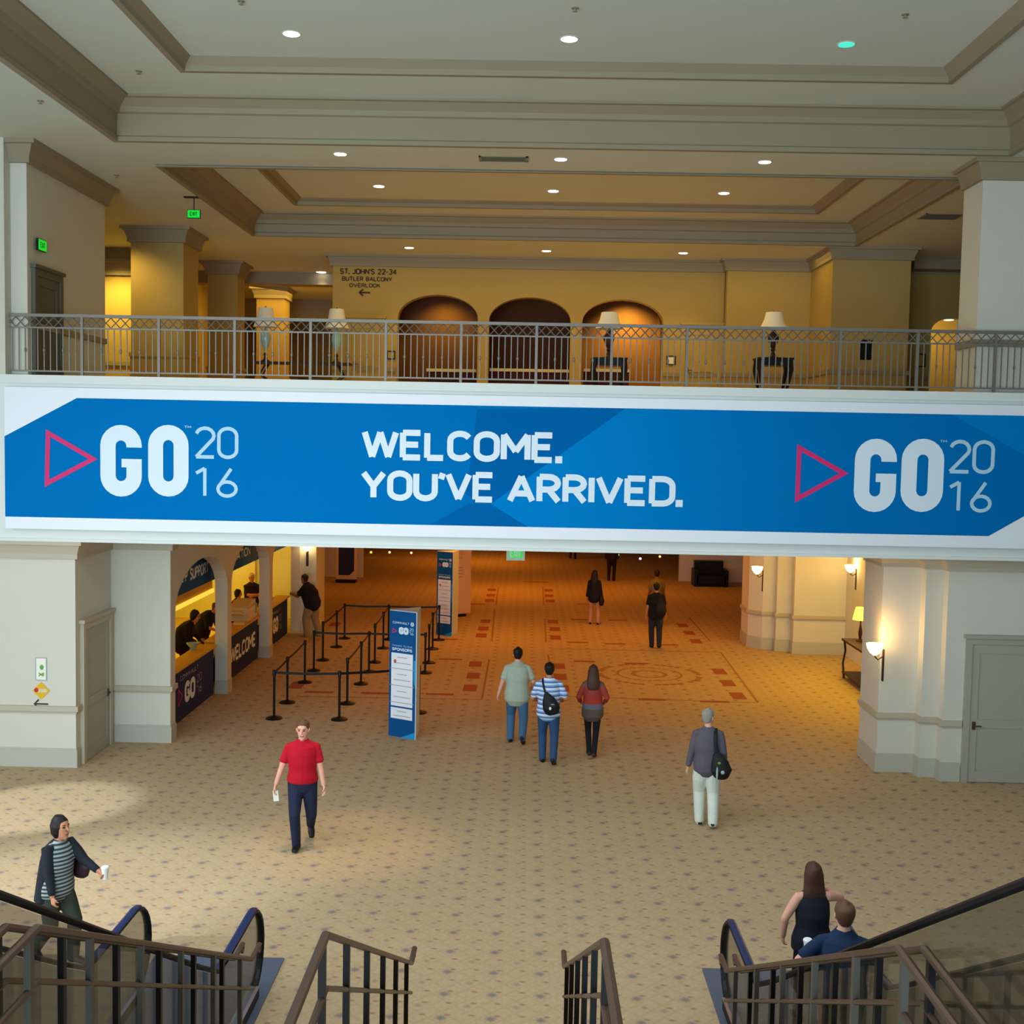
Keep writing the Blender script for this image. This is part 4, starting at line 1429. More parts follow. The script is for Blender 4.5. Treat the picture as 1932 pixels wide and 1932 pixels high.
# writing painted on the gallery wall
t = thing('wall_lettering', 'dark direction lettering with an arrow at the upper corner of the gallery wall', 'lettering', (at(690, 530, Y=31.4).x, 31.39, at(690, 530, Y=31.4).z))
for s, l, r, tp, bt_ in (("ST. JOHN'S 22-34", 641, 749, 506, 517), ('BUTLER BALCONY', 645, 740, 521, 530), ('OVERLOOK', 659, 718, 534, 542)):
    a, c_, e = at(l, bt_, Y=31.39), at(l, tp, Y=31.39), at(r, bt_, Y=31.39)
    text(s, 'lettering', M['darkprint'], (a.x, 31.392, a.z), (1, 0, 0), UP, e.x - a.x, c_.z - a.z, 0.2, t)
m = MB(); c = at(688, 552, Y=31.39)
strokes(m, [[(-0.14, 0), (0.15, 0)], [(-0.04, 0.09), (-0.14, 0), (-0.04, -0.09)]], Vector((c.x, 31.392, c.z)), Vector((1, 0, 0)), Vector(UP), Vector((0, -1, 0)), 0.045); m.build('arrow', M['darkprint'], t)


# ---- exit signs
def exit_sign(c, ux, n, label, w_=0.32, h_=0.2, drop=None, pale=False):
    c, ux, n = Vector(c), Vector(ux), Vector(n)
    t = thing('exit_sign', label, 'exit sign', c)
    m = MB(); m.obox(c, ux * w_ / 2, n * 0.02, Vector(UP) * h_ / 2); m.build('housing', M['exitpale'] if pale else M['black'], t)
    m = MB(); m.obox(c + n * 0.022 + (Vector((0, 0, 0.02)) if pale else Vector()), ux * w_ * (0.33 if pale else 0.47), n * 0.002, Vector(UP) * h_ * (0.36 if pale else 0.44)); f_ = m.build('lit_panel', M['exit'], t)
    text('EXIT', 'lettering', M['letter'] if pale else M['darkgreen'], c + n * 0.026 - ux * w_ * 0.3 - Vector((0, 0, h_ * 0.25)), ux, UP, w_ * 0.6, h_ * 0.5, 0.16, t)
    if drop:
        m = MB(); m.box(c.x - 0.008, c.x + 0.008, c.y - 0.008, c.y + 0.008, c.z + h_ / 2, drop); m.box(c.x - 0.2, c.x + 0.2, c.y - 0.06, c.y + 0.06, drop - 0.02, drop); m.build('hanger', M['black'], t)
    return t


M['darkgreen'] = mat('dark_green_print', (0, 70, 20), 0.5)
exit_sign(at(366, 404, Y=24.0), (1, 0, 0), (0, -1, 0), 'green exit sign hung from the gallery ceiling above the wide column', 0.26, 0.17, ZC)
exit_sign(at(78, 463, X=xw + 0.06), (0, 1, 0), (1, 0, 0), 'green exit sign on the gallery side wall by the dark door', 0.34, 0.2)
exit_sign(at(973, 1044, Y=21.4), (1, 0, 0), (0, -1, 0), 'pale exit sign with green panel hanging just under the bridge', 0.34, 0.26, LC, True)

# ---- downlights
XCOF = at(1074, 73, Z=ZT1 + 0.16)


def downlight(px, py, z, label, r=0.11, col=(1.0, 0.80, 0.42), power=60, lens='lens', ang=100):
    p = at(px, py, Z=z)
    t = thing('downlight', label, 'ceiling light', (p.x, p.y, z), 0, 'recessed downlights of the gallery ceiling')
    m = MB(); m.lathe((p.x, p.y, z), [(r, -0.006), (r * 1.12, -0.012), (r * 1.25, -0.004), (r * 1.25, 0)], 24); m.build('trim_ring', M['ceil'], t)
    m = MB(); m.lathe((p.x, p.y, z), [(r, -0.016), (r, -0.007)], 24); m.build('lens', M[lens], t)
    if power:
        spot('downlight_beam', (p.x, p.y, z - 0.05), (p.x, p.y, 0), power, col, ang, 0.8, r)


GC = (1.0, 0.66, 0.10)
zc1, zc2 = ZT1 + 0.16, ZT2 + 0.12
downlight(550, 63, zc1, 'round lit downlight at the left of the near coffer', 0.11)
downlight(1074, 73, zc1, 'round lit downlight in the middle of the near coffer', 0.11)
downlight(1597, 83, zc1, 'turquoise-glowing downlight at the right of the near coffer', 0.11, (0.5, 1.0, 0.85), 40, 'lensgreen')
downlight(642, 290, ZC, 'left of three downlights on the ceiling band above the railing', 0.10)
downlight(1058, 300, ZC, 'middle of three downlights on the ceiling band above the railing', 0.10)
downlight(1443, 305, ZC, 'right of three downlights on the ceiling band above the railing', 0.10)
downlight(715, 351, zc2, 'left of three downlights in the far coffer', 0.11, GC, 190)
downlight(1044, 360, zc2, 'middle of three downlights in the far coffer', 0.11, GC, 190)
downlight(1366, 364, zc2, 'right of three downlights in the far coffer', 0.11, GC, 190)
downlight(772, 467, ZC, 'small far downlight over the first gallery arch', 0.11, GC, 190)
downlight(1031, 473, ZC, 'small far downlight over the middle gallery arch', 0.11, GC, 190)
downlight(1289, 477, ZC, 'small far downlight right of the third gallery arch', 0.11, GC, 190)
downlight(606, 513, ZC, 'single downlight deep in the left aisle of the gallery', 0.14)
downlight(1790, 603, ZG + 2.42, 'bright downlight inside the arched gallery doorway', 0.12, power=0)
for i, (px, py, z, lb) in enumerate(((1085, 15, zc1, 'small sprinkler head behind the middle near downlight'), (1077, 126, zc1, 'small sprinkler head before the middle near downlight'), (262, 134, ZT1, 'small sprinkler head at the left of the near coffer ring'),
                                     (455, 2, zc1, 'small sprinkler head at the top left of the near coffer'), (1708, 27, zc1, 'small sprinkler head at the top right of the near coffer'), (532, 113, zc1, 'small sprinkler head near the left near downlight'),
                                     (1607, 133, zc1, 'small sprinkler head near the turquoise downlight'), (76, 190, ZC, 'small sprinkler head on the left ceiling band'), (220, 330, ZC, 'small sprinkler head by the corner of the gallery side wall'))):
    p = at(px, py, Z=z)
    m = MB(); m.lathe((p.x, p.y, z), [(0.015, -0.05), (0.035, -0.045), (0.012, -0.035), (0.012, -0.01), (0.05, -0.008), (0.05, 0)], 12)
    tag(m.build('sprinkler_head', M['trim']), lb, 'sprinkler', 'ceiling sprinkler heads')


def vent(px, py, wx, wy, label, z):
    p = at(px, py, Z=z)
    t = thing('ceiling_vent', label, 'air vent', (p.x, p.y, z))
    m = MB(); m.box(p.x - wx, p.x + wx, p.y - wy, p.y - wy + 0.04, z - 0.015, z); m.box(p.x - wx, p.x + wx, p.y + wy - 0.04, p.y + wy, z - 0.015, z); m.box(p.x - wx, p.x - wx + 0.04, p.y - wy, p.y + wy, z - 0.015, z); m.box(p.x + wx - 0.04, p.x + wx, p.y - wy, p.y + wy, z - 0.015, z)
    m.build('frame', M['trim'], t)
    m = MB()
    for k in range(6):
        y = p.y - wy + 0.06 + k * (2 * wy - 0.12) / 5
        m.obox((p.x, y, z - 0.01), (wx - 0.04, 0, 0), (0, 0.012, -0.008), (0, 0.002, 0.002))
    m.build('louvres', M['doordark'], t)


vent(950, 299, 0.42, 0.18, 'long slotted air vent on the ceiling band above the railing', ZC)
vent(1775, 408, 0.4, 0.3, 'dark air vent on the right gallery ceiling', ZC)


# ---- sconces on the piers
def sconce(c, n, label, power=25, s=1.0):
    c, n = Vector(c), Vector(n)
    t = thing('wall_sconce', label, 'wall lamp', c, 0)
    m = MB(); m.obox(c + n * 0.01 + Vector((0, 0, -0.25)), Vector((-n.y, n.x, 0)) * 0.035, n * 0.01, (0, 0, 0.28)); m.build('backplate', M['wood'], t)
    m = MB(); m.tube([c + n * 0.02 + Vector((0, 0, -0.1)), c + n * 0.10 + Vector((0, 0, -0.16)), c + n * 0.16 + Vector((0, 0, -0.10))], 0.014, 6); m.build('arm', M['wood'], t)
    m = MB(); g = c + n * 0.16 + Vector((0, 0, -0.08)); m.lathe(g, [(0.02, 0), (0.08 * s, 0.04), (0.13 * s, 0.12), (0.15 * s, 0.2), (0.13 * s, 0.2), (0.07, 0.08)], 16); m.build('glass_bowl', M['flame'], t, smooth=2)
    bulb('sconce_bulb', g + n * 0.02 + Vector((0, 0, 0.32)), power, (1.0, 0.55, 0.16), 0.08)


sconce(at(1668, 1228, X=XR1), (-1, 0, 0), 'brightly lit glass sconce on the near right pier')
sconce(at(1440, 1078, X=6.3), (-1, 0, 0), 'lit glass sconce on the pier beyond the side corridor', 25)
sconce((at(580, 1040, Y=33.6).x, 33.6, at(580, 1034, Y=33.6).z), (0, -1, 0), 'dim orange sconce on the pier past the farthest desk', 9)


# ================================================================ lamps and tables on the gallery
def table_lamp(px, y, zb, h, label, ceramic='teal', wd=1.0):
    x = at(px, 640, Y=y).x
    t = thing('table_lamp', label, 'table lamp', (x, y, zb))
    m = MB(); m.lathe((x, y, zb), [(0.11, 0), (0.11, 0.02), (0.05, 0.06), (0.03, 0.14), (0.05, 0.17), (0.025, 0.22)], 16); m.build('foot', M['wood'], t, smooth=2)
    m = MB(); m.lathe((x, y, zb + 0.2 * h), [(0.03, 0), (0.07, 0.07 * h), (0.12 * wd, 0.2 * h), (0.115 * wd, 0.28 * h), (0.05, 0.36 * h), (0.03, 0.4 * h)], 18); m.build('vase_body', M[ceramic], t, smooth=2)
    m = MB(); m.lathe((x, y, zb), [(0.012, 0.6 * h), (0.012, 0.96 * h), (0.02, 0.98 * h), (0.0, h)], 8); m.build('stem', M['wood'], t)
    m = MB(); m.lathe((x, y, zb), [(0.285, 0.62 * h), (0.20, 0.80 * h), (0.165, 0.96 * h), (0.155, 0.96 * h), (0.19, 0.80 * h), (0.275, 0.62 * h)], 24); m.build('lamp_shade', M['shade'], t, smooth=2)
    return t


yT = 27.5
zt1 = at(570, 684, Y=yT).z
x0, x1 = at(480, 684, Y=yT).x, at(662, 684, Y=yT).x
t = thing('console_table', 'long dark scroll-legged console under the twin lamps', 'console table', ((x0 + x1) / 2, yT, ZG))
m = MB(); m.box(x0, x1, yT - 0.22, yT + 0.22, zt1 - 0.05, zt1); m.build('top', M['wood'], t)
for sx_ in (x0 + 0.3, x1 - 0.3):
    for sy in (-0.15, 0.15):
        m = MB(); d = 0.14 if sx_ < (x0 + x1) / 2 else -0.14
        m.loft([(sx_, yT + sy, zt1 - 0.05), (sx_ - d, yT + sy, zt1 - 0.3), (sx_ + d, yT + sy, ZG + 0.25), (sx_ - 1.2 * d, yT + sy, ZG + 0.02)], [0.028, 0.022, 0.022, 0.026], n=6); m.build('leg', M['wood'], t)
m = MB(); m.loft([(x0 + 0.35, yT, ZG + 0.22), ((x0 + x1) / 2, yT, ZG + 0.4), (x1 - 0.35, yT, ZG + 0.22)], [0.02] * 3, n=6); m.build('stretcher', M['wood'], t)
hl = at(500, 578, Y=yT).z - at(500, 684, Y=yT).z
table_lamp(501, yT, zt1, hl, 'left of the twin lamps on the long console, white shade over pale ceramic vase')
table_lamp(635, yT, zt1, hl, 'right of the twin lamps on the long console, white shade over pale ceramic vase')
for px, lb, lt in ((1149, 'small dark square table before the third gallery arch', 'dark-vased lamp with cream shade before the third gallery arch'), (1459, 'small dark square table near the wide gallery pier', 'dark-vased lamp with cream shade near the wide gallery pier')):
    y = 24.0
    zz = at(px, 676, Y=y).z
    x = at(px, 676, Y=y).x
    t = thing('side_table', lb, 'side table', (x, y, ZG))
    m = MB(); m.box(x - 0.36, x + 0.36, y - 0.3, y + 0.3, zz - 0.04, zz); m.build('top', M['black'], t)
    m = MB(); m.box(x - 0.30, x + 0.30, y - 0.25, y + 0.25, zz - 0.16, zz - 0.04); m.build('apron', M['black'], t)
    for a in (-1, 1):
        for c_ in (-1, 1):
            m = MB(); m.loft([(x + a * 0.3, y + c_ * 0.24, zz - 0.05), (x + a * 0.32, y + c_ * 0.25, zz - 0.25), (x + a * 0.25, y + c_ * 0.2, ZG + 0.2), (x + a * 0.3, y + c_ * 0.24, ZG + 0.02)], [0.05, 0.045, 0.03, 0.04], n=6); m.build('leg', M['black'], t)
    table_lamp(px, y, zz, at(px, 586, Y=y).z - zz, lt, 'wood', 0.95)
# benches in the niches
for px0, px1, lb in ((806, 899, 'maroon bench with pale top in the first gallery arch'), (924, 1074, 'maroon bench with pale top in the middle gallery arch'), (1100, 1187, 'maroon bench with pale top in the third gallery arch')):
    x0, x1 = at(px0, 700, Y=32.2).x, at(px1, 700, Y=32.2).x
    t = thing('bench', lb, 'bench', ((x0 + x1) / 2, 32.2, ZG))
    zz = at((px0 + px1) / 2, 697, Y=32.2).z
    m = MB(); m.box(x0, x1, 31.95, 32.45, zz - 0.08, zz); m.build('top', M['beige'], t)
    m = MB(); m.box(x0 + 0.02, x1 - 0.02, 31.98, 32.42, ZG, zz - 0.08); m.build('body', mat('maroon_fabric', (58, 22, 26), 0.8), t)
for px, p_ in ((838, 260), (1185, 1000)):
    x = at(px, 600, Y=32.6).x
    spot('niche_spot', (x, 32.3, ZG + 3.05), (x, 33.2, ZG + 1.2), p_, (1.0, 0.80, 0.12), 110, 1.0, 0.05)

# ================================================================ side corridor furniture
t = thing('console_table', 'iron console table with scroll legs along the side corridor wall', 'console table', (8.22, 27.1, 0))
m = MB(); m.box(7.85, 8.6, 25.6, 28.6, 0.92, 0.97); m.build('top', M['wood'], t)
m = MB(); m.box(7.85, 8.6, 25.7, 28.5, 0.14, 0.17); m.build('lower_shelf', M['wood'], t)
for y in (25.7, 28.5):
    for x in (7.9, 8.54):
        m = MB(); s_ = 0.09 if y < 27 else -0.09
        m.loft([(x, y, 0.92), (x, y + s_, 0.7), (x, y - s_, 0.35), (x, y + s_ * 0.5, 0.02)], [0.03, 0.025, 0.025, 0.03], n=6); m.build('leg', M['wood'], t)
t = thing('table_lamp', 'small lit yellow-shaded lamp on the corridor console', 'table lamp', (8.2, 28.25, 0.97))
m = MB(); m.lathe((8.2, 28.25, 0.97), [(0.1, 0), (0.1, 0.02), (0.03, 0.05), (0.05, 0.2), (0.02, 0.4), (0.015, 0.6)], 14); m.build('base', M['wood'], t, smooth=2)
m = MB(); m.lathe((8.2, 28.25, 0.97), [(0.2, 0.52), (0.13, 0.82), (0.12, 0.82), (0.19, 0.52)], 18); m.build('lamp_shade', M['shadelit'], t, smooth=2)
sconce((8.75, 30.7, at(1618, 1068, Y=30.7).z - 0.1), (-1, 0, 0), 'small lit sconce high on the corridor wall above the console', 20)

# far dark sofa
t = thing('sofa', 'dark sofa against the far wall beyond the corridor pier', 'sofa', (at(1345, 1095, Z=0).x, 46.0, 0))
xa_, xb_ = at(1308, 1095, Y=46).x, at(1372, 1095, Y=46).x
m = MB(); m.box(xa_ + 0.1, xb_ - 0.1, 45.7, 46.5, 0.1, 0.45); m.build('seat', M['black'], t)
m = MB(); m.box(xa_ + 0.1, xb_ - 0.1, 46.4, 46.75, 0.1, 0.95); m.build('backrest', M['black'], t)
for a, c_ in ((xa_, xa_ + 0.16), (xb_ - 0.16, xb_)):
    m = MB(); m.box(a, c_, 45.7, 46.6, 0.0, 0.66); m.build('armrest', M['black'], t)
for px, py, y, col, lb in ((700, 1042, 54, (1, 0.6, 0.05), 'amber'), (735, 1042, 54, (1, 0.75, 0.1), 'golden'), (776, 1043, 54, (0.9, 0.5, 0.3), 'pinkish'), (1166, 1047, 53, (0.8, 0.9, 0.0), 'yellow-green'), (1208, 1054, 51, (0.8, 0.7, 1.0), 'pale violet'), (1245, 1050, 52, (1, 0.4, 0.1), 'orange')):
    p = at(px, py, Y=y)
    t = thing('string_light', 'tiny ' + lb + ' pendant light far down the concourse', 'pendant light', p)
    m = MB(); m.ball(p, 0.055, 0.055, 0.055, 8); m.build('bulb', mat('bulb_' + lb, (255, 200, 120), 0.5, emit=col, power=3), t)
    m = MB(); m.tube([p + Vector((0, 0, 0.05)), Vector((p.x, p.y, LC))], 0.008, 4); m.build('cord', M['black'], t)
# ================================================================ people
SK = {'fair': mat('skin_fair', (222, 164, 142), 0.6), 'mid': mat('skin_mid', (190, 128, 98), 0.6), 'dark': mat('skin_dark', (128, 74, 50), 0.6)}
HAIR = {'black': mat('hair_black', (22, 16, 14), 0.6, noise=0.3, scale=60), 'brown': mat('hair_brown', (72, 44, 32), 0.6, noise=0.3, scale=60), 'grey': mat('hair_grey', (150, 146, 138), 0.7, noise=0.2, scale=60),
        'white': mat('hair_white', (226, 214, 190), 0.7), 'sandy': mat('hair_sandy', (96, 66, 50), 0.6, noise=0.2, scale=60)}
LIP = mat('lips', (176, 92, 84), 0.5)
EYE = mat('eye', (40, 30, 28), 0.3)
CL = {}


def cloth(rgb, r=0.85, n=0.12):
    k = tuple(rgb)
    if k not in CL:
        CL[k] = mat('cloth_%02x%02x%02x' % k, rgb, r, noise=n, scale=9, bump=0.3)
    return CL[k]


def remeshed(mb, name, mats, parent, vox, smooth=3, paint=None):
    me = mb.mesh(name, mats)
    o = bpy.data.objects.new(name, me)
    C.objects.link(o)
    md = o.modifiers.new('r', 'REMESH')
    md.mode = 'VOXEL'
    md.voxel_size = vox
    md.use_smooth_shade = True
    if smooth:
        sm = o.modifiers.new('s', 'SMOOTH')
        sm.iterations = smooth
        sm.factor = 0.5
    dg = bpy.context.evaluated_depsgraph_get()
    dg.update()
    n = bpy.data.meshes.new_from_object(o.evaluated_get(dg))
    n.name = name
    o.modifiers.clear()
    o.data = n
    n.materials.clear()
    for m in (mats if isinstance(mats, (list, tuple)) else [mats]):
        n.materials.append(m)
    n.polygons.foreach_set('material_index', [0] * len(n.polygons))
    if paint:
        for p in n.polygons:
            p.material_index = paint(p.center)
    n.polygons.foreach_set('use_smooth', [True] * len(n.polygons))
    bpy.data.meshes.remove(me)
    o.parent = parent
    return o


def ik(a, c, l1, l2, pole):
    a, c, pole = Vector(a), Vector(c), Vector(pole)
    d = c - a
    L = min(d.length, (l1 + l2) * 0.999)
    d = d.normalized()
    x = (l1 * l1 - l2 * l2 + L * L) / (2 * L)
    h = math.sqrt(max(0, l1 * l1 - x * x))
    p = pole - d * pole.dot(d)
    p = p.normalized() if p.length > 1e-4 else Vector((0, 1, 0))
    return a + d * x + p * h, a + d * L


def person(label, pos, face, H=1.75, lean=0.0, bend=0.0, fem=False, bulk=1.0, legs=None, arms=None, head=(0, 0), skin='fair', hair=('black', 'short'), top=None, legs_c=(40, 50, 80), legs_w=1.0,
           shoe=(24, 22, 24), vox=0.008, feet=True, skirt=None, group=None, sit=0, beard=None, z=0):
    """pos: (x, y) of the feet; face: heading in degrees, 0 = away from the camera. legs: two (dx, dy, dz, toe pitch); arms: two (hand x, y, z, pole, grip)"""
    k = H / 1.75
    root = thing('person', label, 'person', (pos[0], pos[1], z), math.radians(-face), group)
    root.rotation_euler = (0, 0, math.radians(-face))
    V = lambda x, y, z_: Vector((x * k, y * k, z_ * k))
    sw = (0.150 if fem else 0.172)
    B = bulk
    lz = 0.0
    legs = legs or [(-0.1, 0, 0, 0), (0.1, 0, 0, 0)]
    hipz = 0.92 - 0.03 * (abs(legs[0][1] - legs[1][1]) > 0.3)
    arms = arms or [(-0.27, 0.05, 0.78, (0, -1, 0), 0.4), (0.27, 0.05, 0.78, (0, -1, 0), 0.4)]
    # trunk leans about the hip
    cl_, sl_ = math.cos(math.radians(lean)), math.sin(math.radians(lean))

    def T(x, y, z_):
        if z_ > hipz:
            dz = z_ - hipz
            f = min(1, dz / 0.15)
            a = math.radians(lean * f + bend * max(0, min(1, (z_ - 1.2) / 0.3)))
            return V(x, y * math.cos(a) + dz * math.sin(a), hipz + dz * math.cos(a) - y * math.sin(a))
        return V(x, y, z_)

    def hs(r):
        return [(a * k * 1.06, b_ * k * 1.06) for a, b_ in r]

    def scl(r, s=1.0):
        return [(a * k * s, b_ * k * s) for a, b_ in r]
    tz = [(0.80, 0.13, 0.105), (0.90, 0.165, 0.12), (0.98, 0.158, 0.115), (1.08, 0.14, 0.103), (1.20, 0.15, 0.112), (1.32, 0.165, 0.118), (1.41, 0.15, 0.095), (1.46, 0.095, 0.07)]
    if fem:
        tz = [(0.80, 0.14, 0.11), (0.90, 0.172, 0.125), (0.98, 0.158, 0.115), (1.08, 0.125, 0.095), (1.20, 0.132, 0.105), (1.29, 0.145, 0.125), (1.39, 0.135, 0.088), (1.45, 0.08, 0.06)]
    belly = (B - 1) * 0.12
    tz = [(z_, a * 1.05 * (1 + (B - 1) * 0.9), b_ * 1.03 * B + (belly if 0.95 < z_ < 1.25 else 0)) for z_, a, b_ in tz]

    def trunk(mb, grow, z0=None, z1=None):
        pts, rd = [], []
        for z_, a, b_ in tz:
            if z0 is not None and z_ < z0 - 0.09:
                continue
            if z1 is not None and z_ > z1:
                continue
            zz = max(z_, z0) if z0 is not None else z_
            pts.append(T(0, 0.01 if z_ > 1.25 else 0, zz)); rd.append(((a + grow) * k, (b_ + grow) * k))
        mb.loft(pts, rd, (1, 0, 0), 18)
    # joints
    SHz = 1.40
    sh = [T(-sw * (0.5 + B / 2), 0, SHz), T(sw * (0.5 + B / 2), 0, SHz)]
    el, wr = [], []
    for i in (0, 1):
        hx, hy, hz, pole, grip = arms[i]
        e, w_ = ik(sh[i], V(hx, hy, hz), 0.285 * k, 0.25 * k, pole)
        el.append(e); wr.append(w_)
    hips = [V(-0.09, 0, hipz - 0.02), V(0.09, 0, hipz - 0.02)]
    kn, an = [], []
    for i in (0, 1):
        dx, dy, dz, pt = legs[i]
        kk, aa = ik(hips[i], V(dx, dy - 0.03 * (pt > 0) * 0, 0.085 + dz), 0.42 * k, 0.42 * k, (0.1 * (1 if i else -1), 1, 0))
        kn.append(kk); an.append(aa)
    # head
    hy, hp = math.radians(head[0]), math.radians(head[1])
    nb, nt_ = T(0, 0.0, 1.45), T(0, 0.015, 1.53)
    hc = T(0, 0.025, 1.635)
    leanr = math.radians(lean + bend) * 0.5
    RH = Matrix.Translation(hc) @ Matrix.Rotation(-hy, 4, 'Z') @ Matrix.Rotation(-hp - leanr, 4, 'X') @ Matrix.Scale(k * 1.06, 4)

    def Hd(x, y, z_):
        return RH @ Vector((x, y, z_))
    body = MB()
    trunk(body, -0.004)
    body.loft([nb, nt_, Hd(0, -0.01, -0.05)], scl([(0.06, 0.062), (0.054, 0.057), (0.055, 0.06)]), (1, 0, 0), 12)
    up_ = RH.to_3x3() @ Vector((0, 0, 1))
    prof = [(-0.112, 0.028, 0.03, 0.052), (-0.095, 0.046, 0.052, 0.036), (-0.065, 0.058, 0.074, 0.016), (-0.02, 0.069, 0.09, 0.004), (0.03, 0.075, 0.097, -0.004), (0.062, 0.072, 0.092, -0.008), (0.086, 0.058, 0.074, -0.011), (0.102, 0.034, 0.044, -0.012)]
    body.loft([Hd(0, o_, z_) for z_, a, b_, o_ in prof], hs([(a, b_) for z_, a, b_, o_ in prof]), RH.to_3x3() @ Vector((1, 0, 0)), 16)
    body.loft([Hd(0, 0.088, 0.022), Hd(0, 0.104, -0.012), Hd(0, 0.112, -0.03)], hs([(0.009, 0.009), (0.011, 0.011), (0.015, 0.010)]), (1, 0, 0), 8)
    body.loft([Hd(-0.02, 0.087, -0.062), Hd(0.02, 0.087, -0.062)], hs([(0.008, 0.007)] * 2), (0, 0, 1), 8)
    body.loft([Hd(-0.045, 0.083, 0.033), Hd(0, 0.092, 0.03), Hd(0.045, 0.083, 0.033)], hs([(0.007, 0.007)] * 3), (0, 0, 1), 8)
    for s in (-1, 1):
        body.loft([Hd(s * 0.074, -0.004, -0.03), Hd(s * 0.083, -0.010, 0.0), Hd(s * 0.08, -0.012, 0.024)], hs([(0.007, 0.012), (0.008, 0.018), (0.007, 0.013)]), (1, 0, 0), 8)
    for i in (0, 1):
        s = -1 if i == 0 else 1
        body.loft([T(s * 0.07, 0, 1.40), sh[i] + V(0, 0, -0.01), sh[i].lerp(el[i], 0.35), el[i]], scl([(0.042, 0.05), (0.048, 0.052), (0.048, 0.05), (0.038, 0.04)], B ** 0.5), (0, 1, 0), 12)
        body.loft([el[i], el[i].lerp(wr[i], 0.3), wr[i]], scl([(0.039, 0.039), (0.041, 0.038), (0.027, 0.03)], B ** 0.3), (0, 1, 0), 12)
        # hand: palm, four fingers of different lengths, thumb from the side of the palm
        d = (wr[i] - el[i]).normalized()
        inn = Vector((-s, 0.15, 0)); inn = inn - d * inn.dot(d); inn.normalize()      # palm faces the thigh
        ac = d.cross(inn).normalized()                                             # across the palm
        if ac.y < 0:
            ac = -ac
        grip = arms[i][4]
        kk0 = wr[i] + d * 0.085 * k
        body.loft([wr[i], wr[i] + d * 0.03 * k, kk0], scl([(0.024, 0.018), (0.036, 0.017), (0.040, 0.014)]), ac, 10)
        for j, (of, ln) in enumerate(((0.03, 0.068), (0.010, 0.078), (-0.010, 0.072), (-0.029, 0.056))):
            p0_ = kk0 + ac * of * k - d * 0.008 * k
            a1 = grip * 0.6 + 0.06 * j
            d1 = (d * math.cos(a1) + inn * math.sin(a1)).normalized()
            a2 = a1 + grip * 0.9
            d2 = (d * math.cos(a2) + inn * math.sin(a2)).normalized()
            a3 = a2 + grip * 0.6
            d3 = (d * math.cos(a3) + inn * math.sin(a3)).normalized()
            p1_ = p0_ + d1 * ln * 0.5 * k; p2_ = p1_ + d2 * ln * 0.3 * k; p3_ = p2_ + d3 * ln * 0.25 * k
            body.loft([p0_, p1_, p2_, p3_], scl([(0.0095, 0.0095), (0.009, 0.009), (0.0085, 0.0085), (0.008, 0.008)]), ac, 8)
        tb = wr[i] + d * 0.03 * k + ac * 0.026 * k
        body.loft([tb, tb + (d * 0.6 + ac * 0.7 + inn * 0.35).normalized() * 0.035 * k, tb + (d * 0.85 + ac * 0.4 + inn * 0.6).normalized() * 0.066 * k], scl([(0.014, 0.013), (0.011, 0.011), (0.009, 0.009)]), inn, 8)
        # leg
        lw = 0.86 * min(1, legs_w) if legs_c else 1.0
        body.loft([hips[i] + V(0, 0, 0.03), hips[i].lerp(kn[i], 0.4), kn[i], kn[i].lerp(an[i], 0.3), an[i]], scl([(0.085 * lw, 0.088 * lw), (0.072 * lw, 0.076 * lw), (0.05 * lw, 0.054 * lw), (0.05 * lw, 0.054 * lw), (0.034, 0.036)]), (1, 0, 0), 12)
        pt = math.radians(legs[i][3])
        fd = Vector((0.12 * s, math.cos(pt), -math.sin(pt))).normalized()
        hl = an[i] + V(0, 0, -0.045) - fd * 0.045 * k
        body.loft([hl, hl + fd * 0.08 * k, hl + fd * 0.20 * k], scl([(0.026, 0.026), (0.028, 0.022), (0.03, 0.012)]), (1, 0, 0), 10)
    inv = RH.inverted()

    def paint(c):
        q = inv @ c
        if q.y > 0.05 and abs(q.z + 0.062) < 0.008 and abs(q.x) < 0.024:
            return 1
        if q.y > 0.05 and abs(q.z - 0.012) < 0.008 and 0.018 < abs(q.x) < 0.042:
            return 2
        if q.y > 0.05 and abs(q.z - 0.036) < 0.005 and 0.014 < abs(q.x) < 0.046:
            return 3
        if beard and q.y > 0.02 and q.z < -0.045 and q.z > -0.13:
            return 3
        return 0
    remeshed(body, 'body', [SK[skin], LIP, EYE, HAIR[hair[0]]], root, vox, 2, paint)
    # hair
    h = MB()
    st = hair[1]
    if st != 'bald':
        h.loft([Hd(0, -0.045, -0.05), Hd(0, -0.030, 0.01), Hd(0, -0.016, 0.055), Hd(0, -0.012, 0.088), Hd(0, -0.012, 0.106), Hd(0, -0.012, 0.115)], hs([(0.06, 0.05), (0.083, 0.084), (0.086, 0.10), (0.077, 0.092), (0.062, 0.074), (0.036, 0.042)]), RH.to_3x3() @ Vector((1, 0, 0)), 16)
    if st == 'bob':
        h.loft([Hd(0, -0.02, 0.10), Hd(0, -0.03, 0.03), Hd(0, -0.045, -0.05), Hd(0, -0.05, -0.09)], hs([(0.07, 0.09), (0.10, 0.105), (0.096, 0.08), (0.07, 0.05)]), (1, 0, 0), 16)
    if st == 'long':
        h.loft([Hd(0, -0.015, 0.11), Hd(0, -0.02, 0.08), Hd(0, -0.03, 0.02), Hd(0, -0.065, -0.08), Hd(0, -0.10, -0.17), Hd(0, -0.115, -0.27), Hd(0, -0.11, -0.36), Hd(0, -0.10, -0.42)],
               hs([(0.035, 0.045), (0.075, 0.085), (0.098, 0.094), (0.108, 0.066), (0.12, 0.05), (0.11, 0.04), (0.075, 0.028), (0.045, 0.018)]), (1, 0, 0), 16)
    if st != 'bald':
        remeshed(h, 'hair', HAIR[hair[0]], root, vox * 1.1, 2)
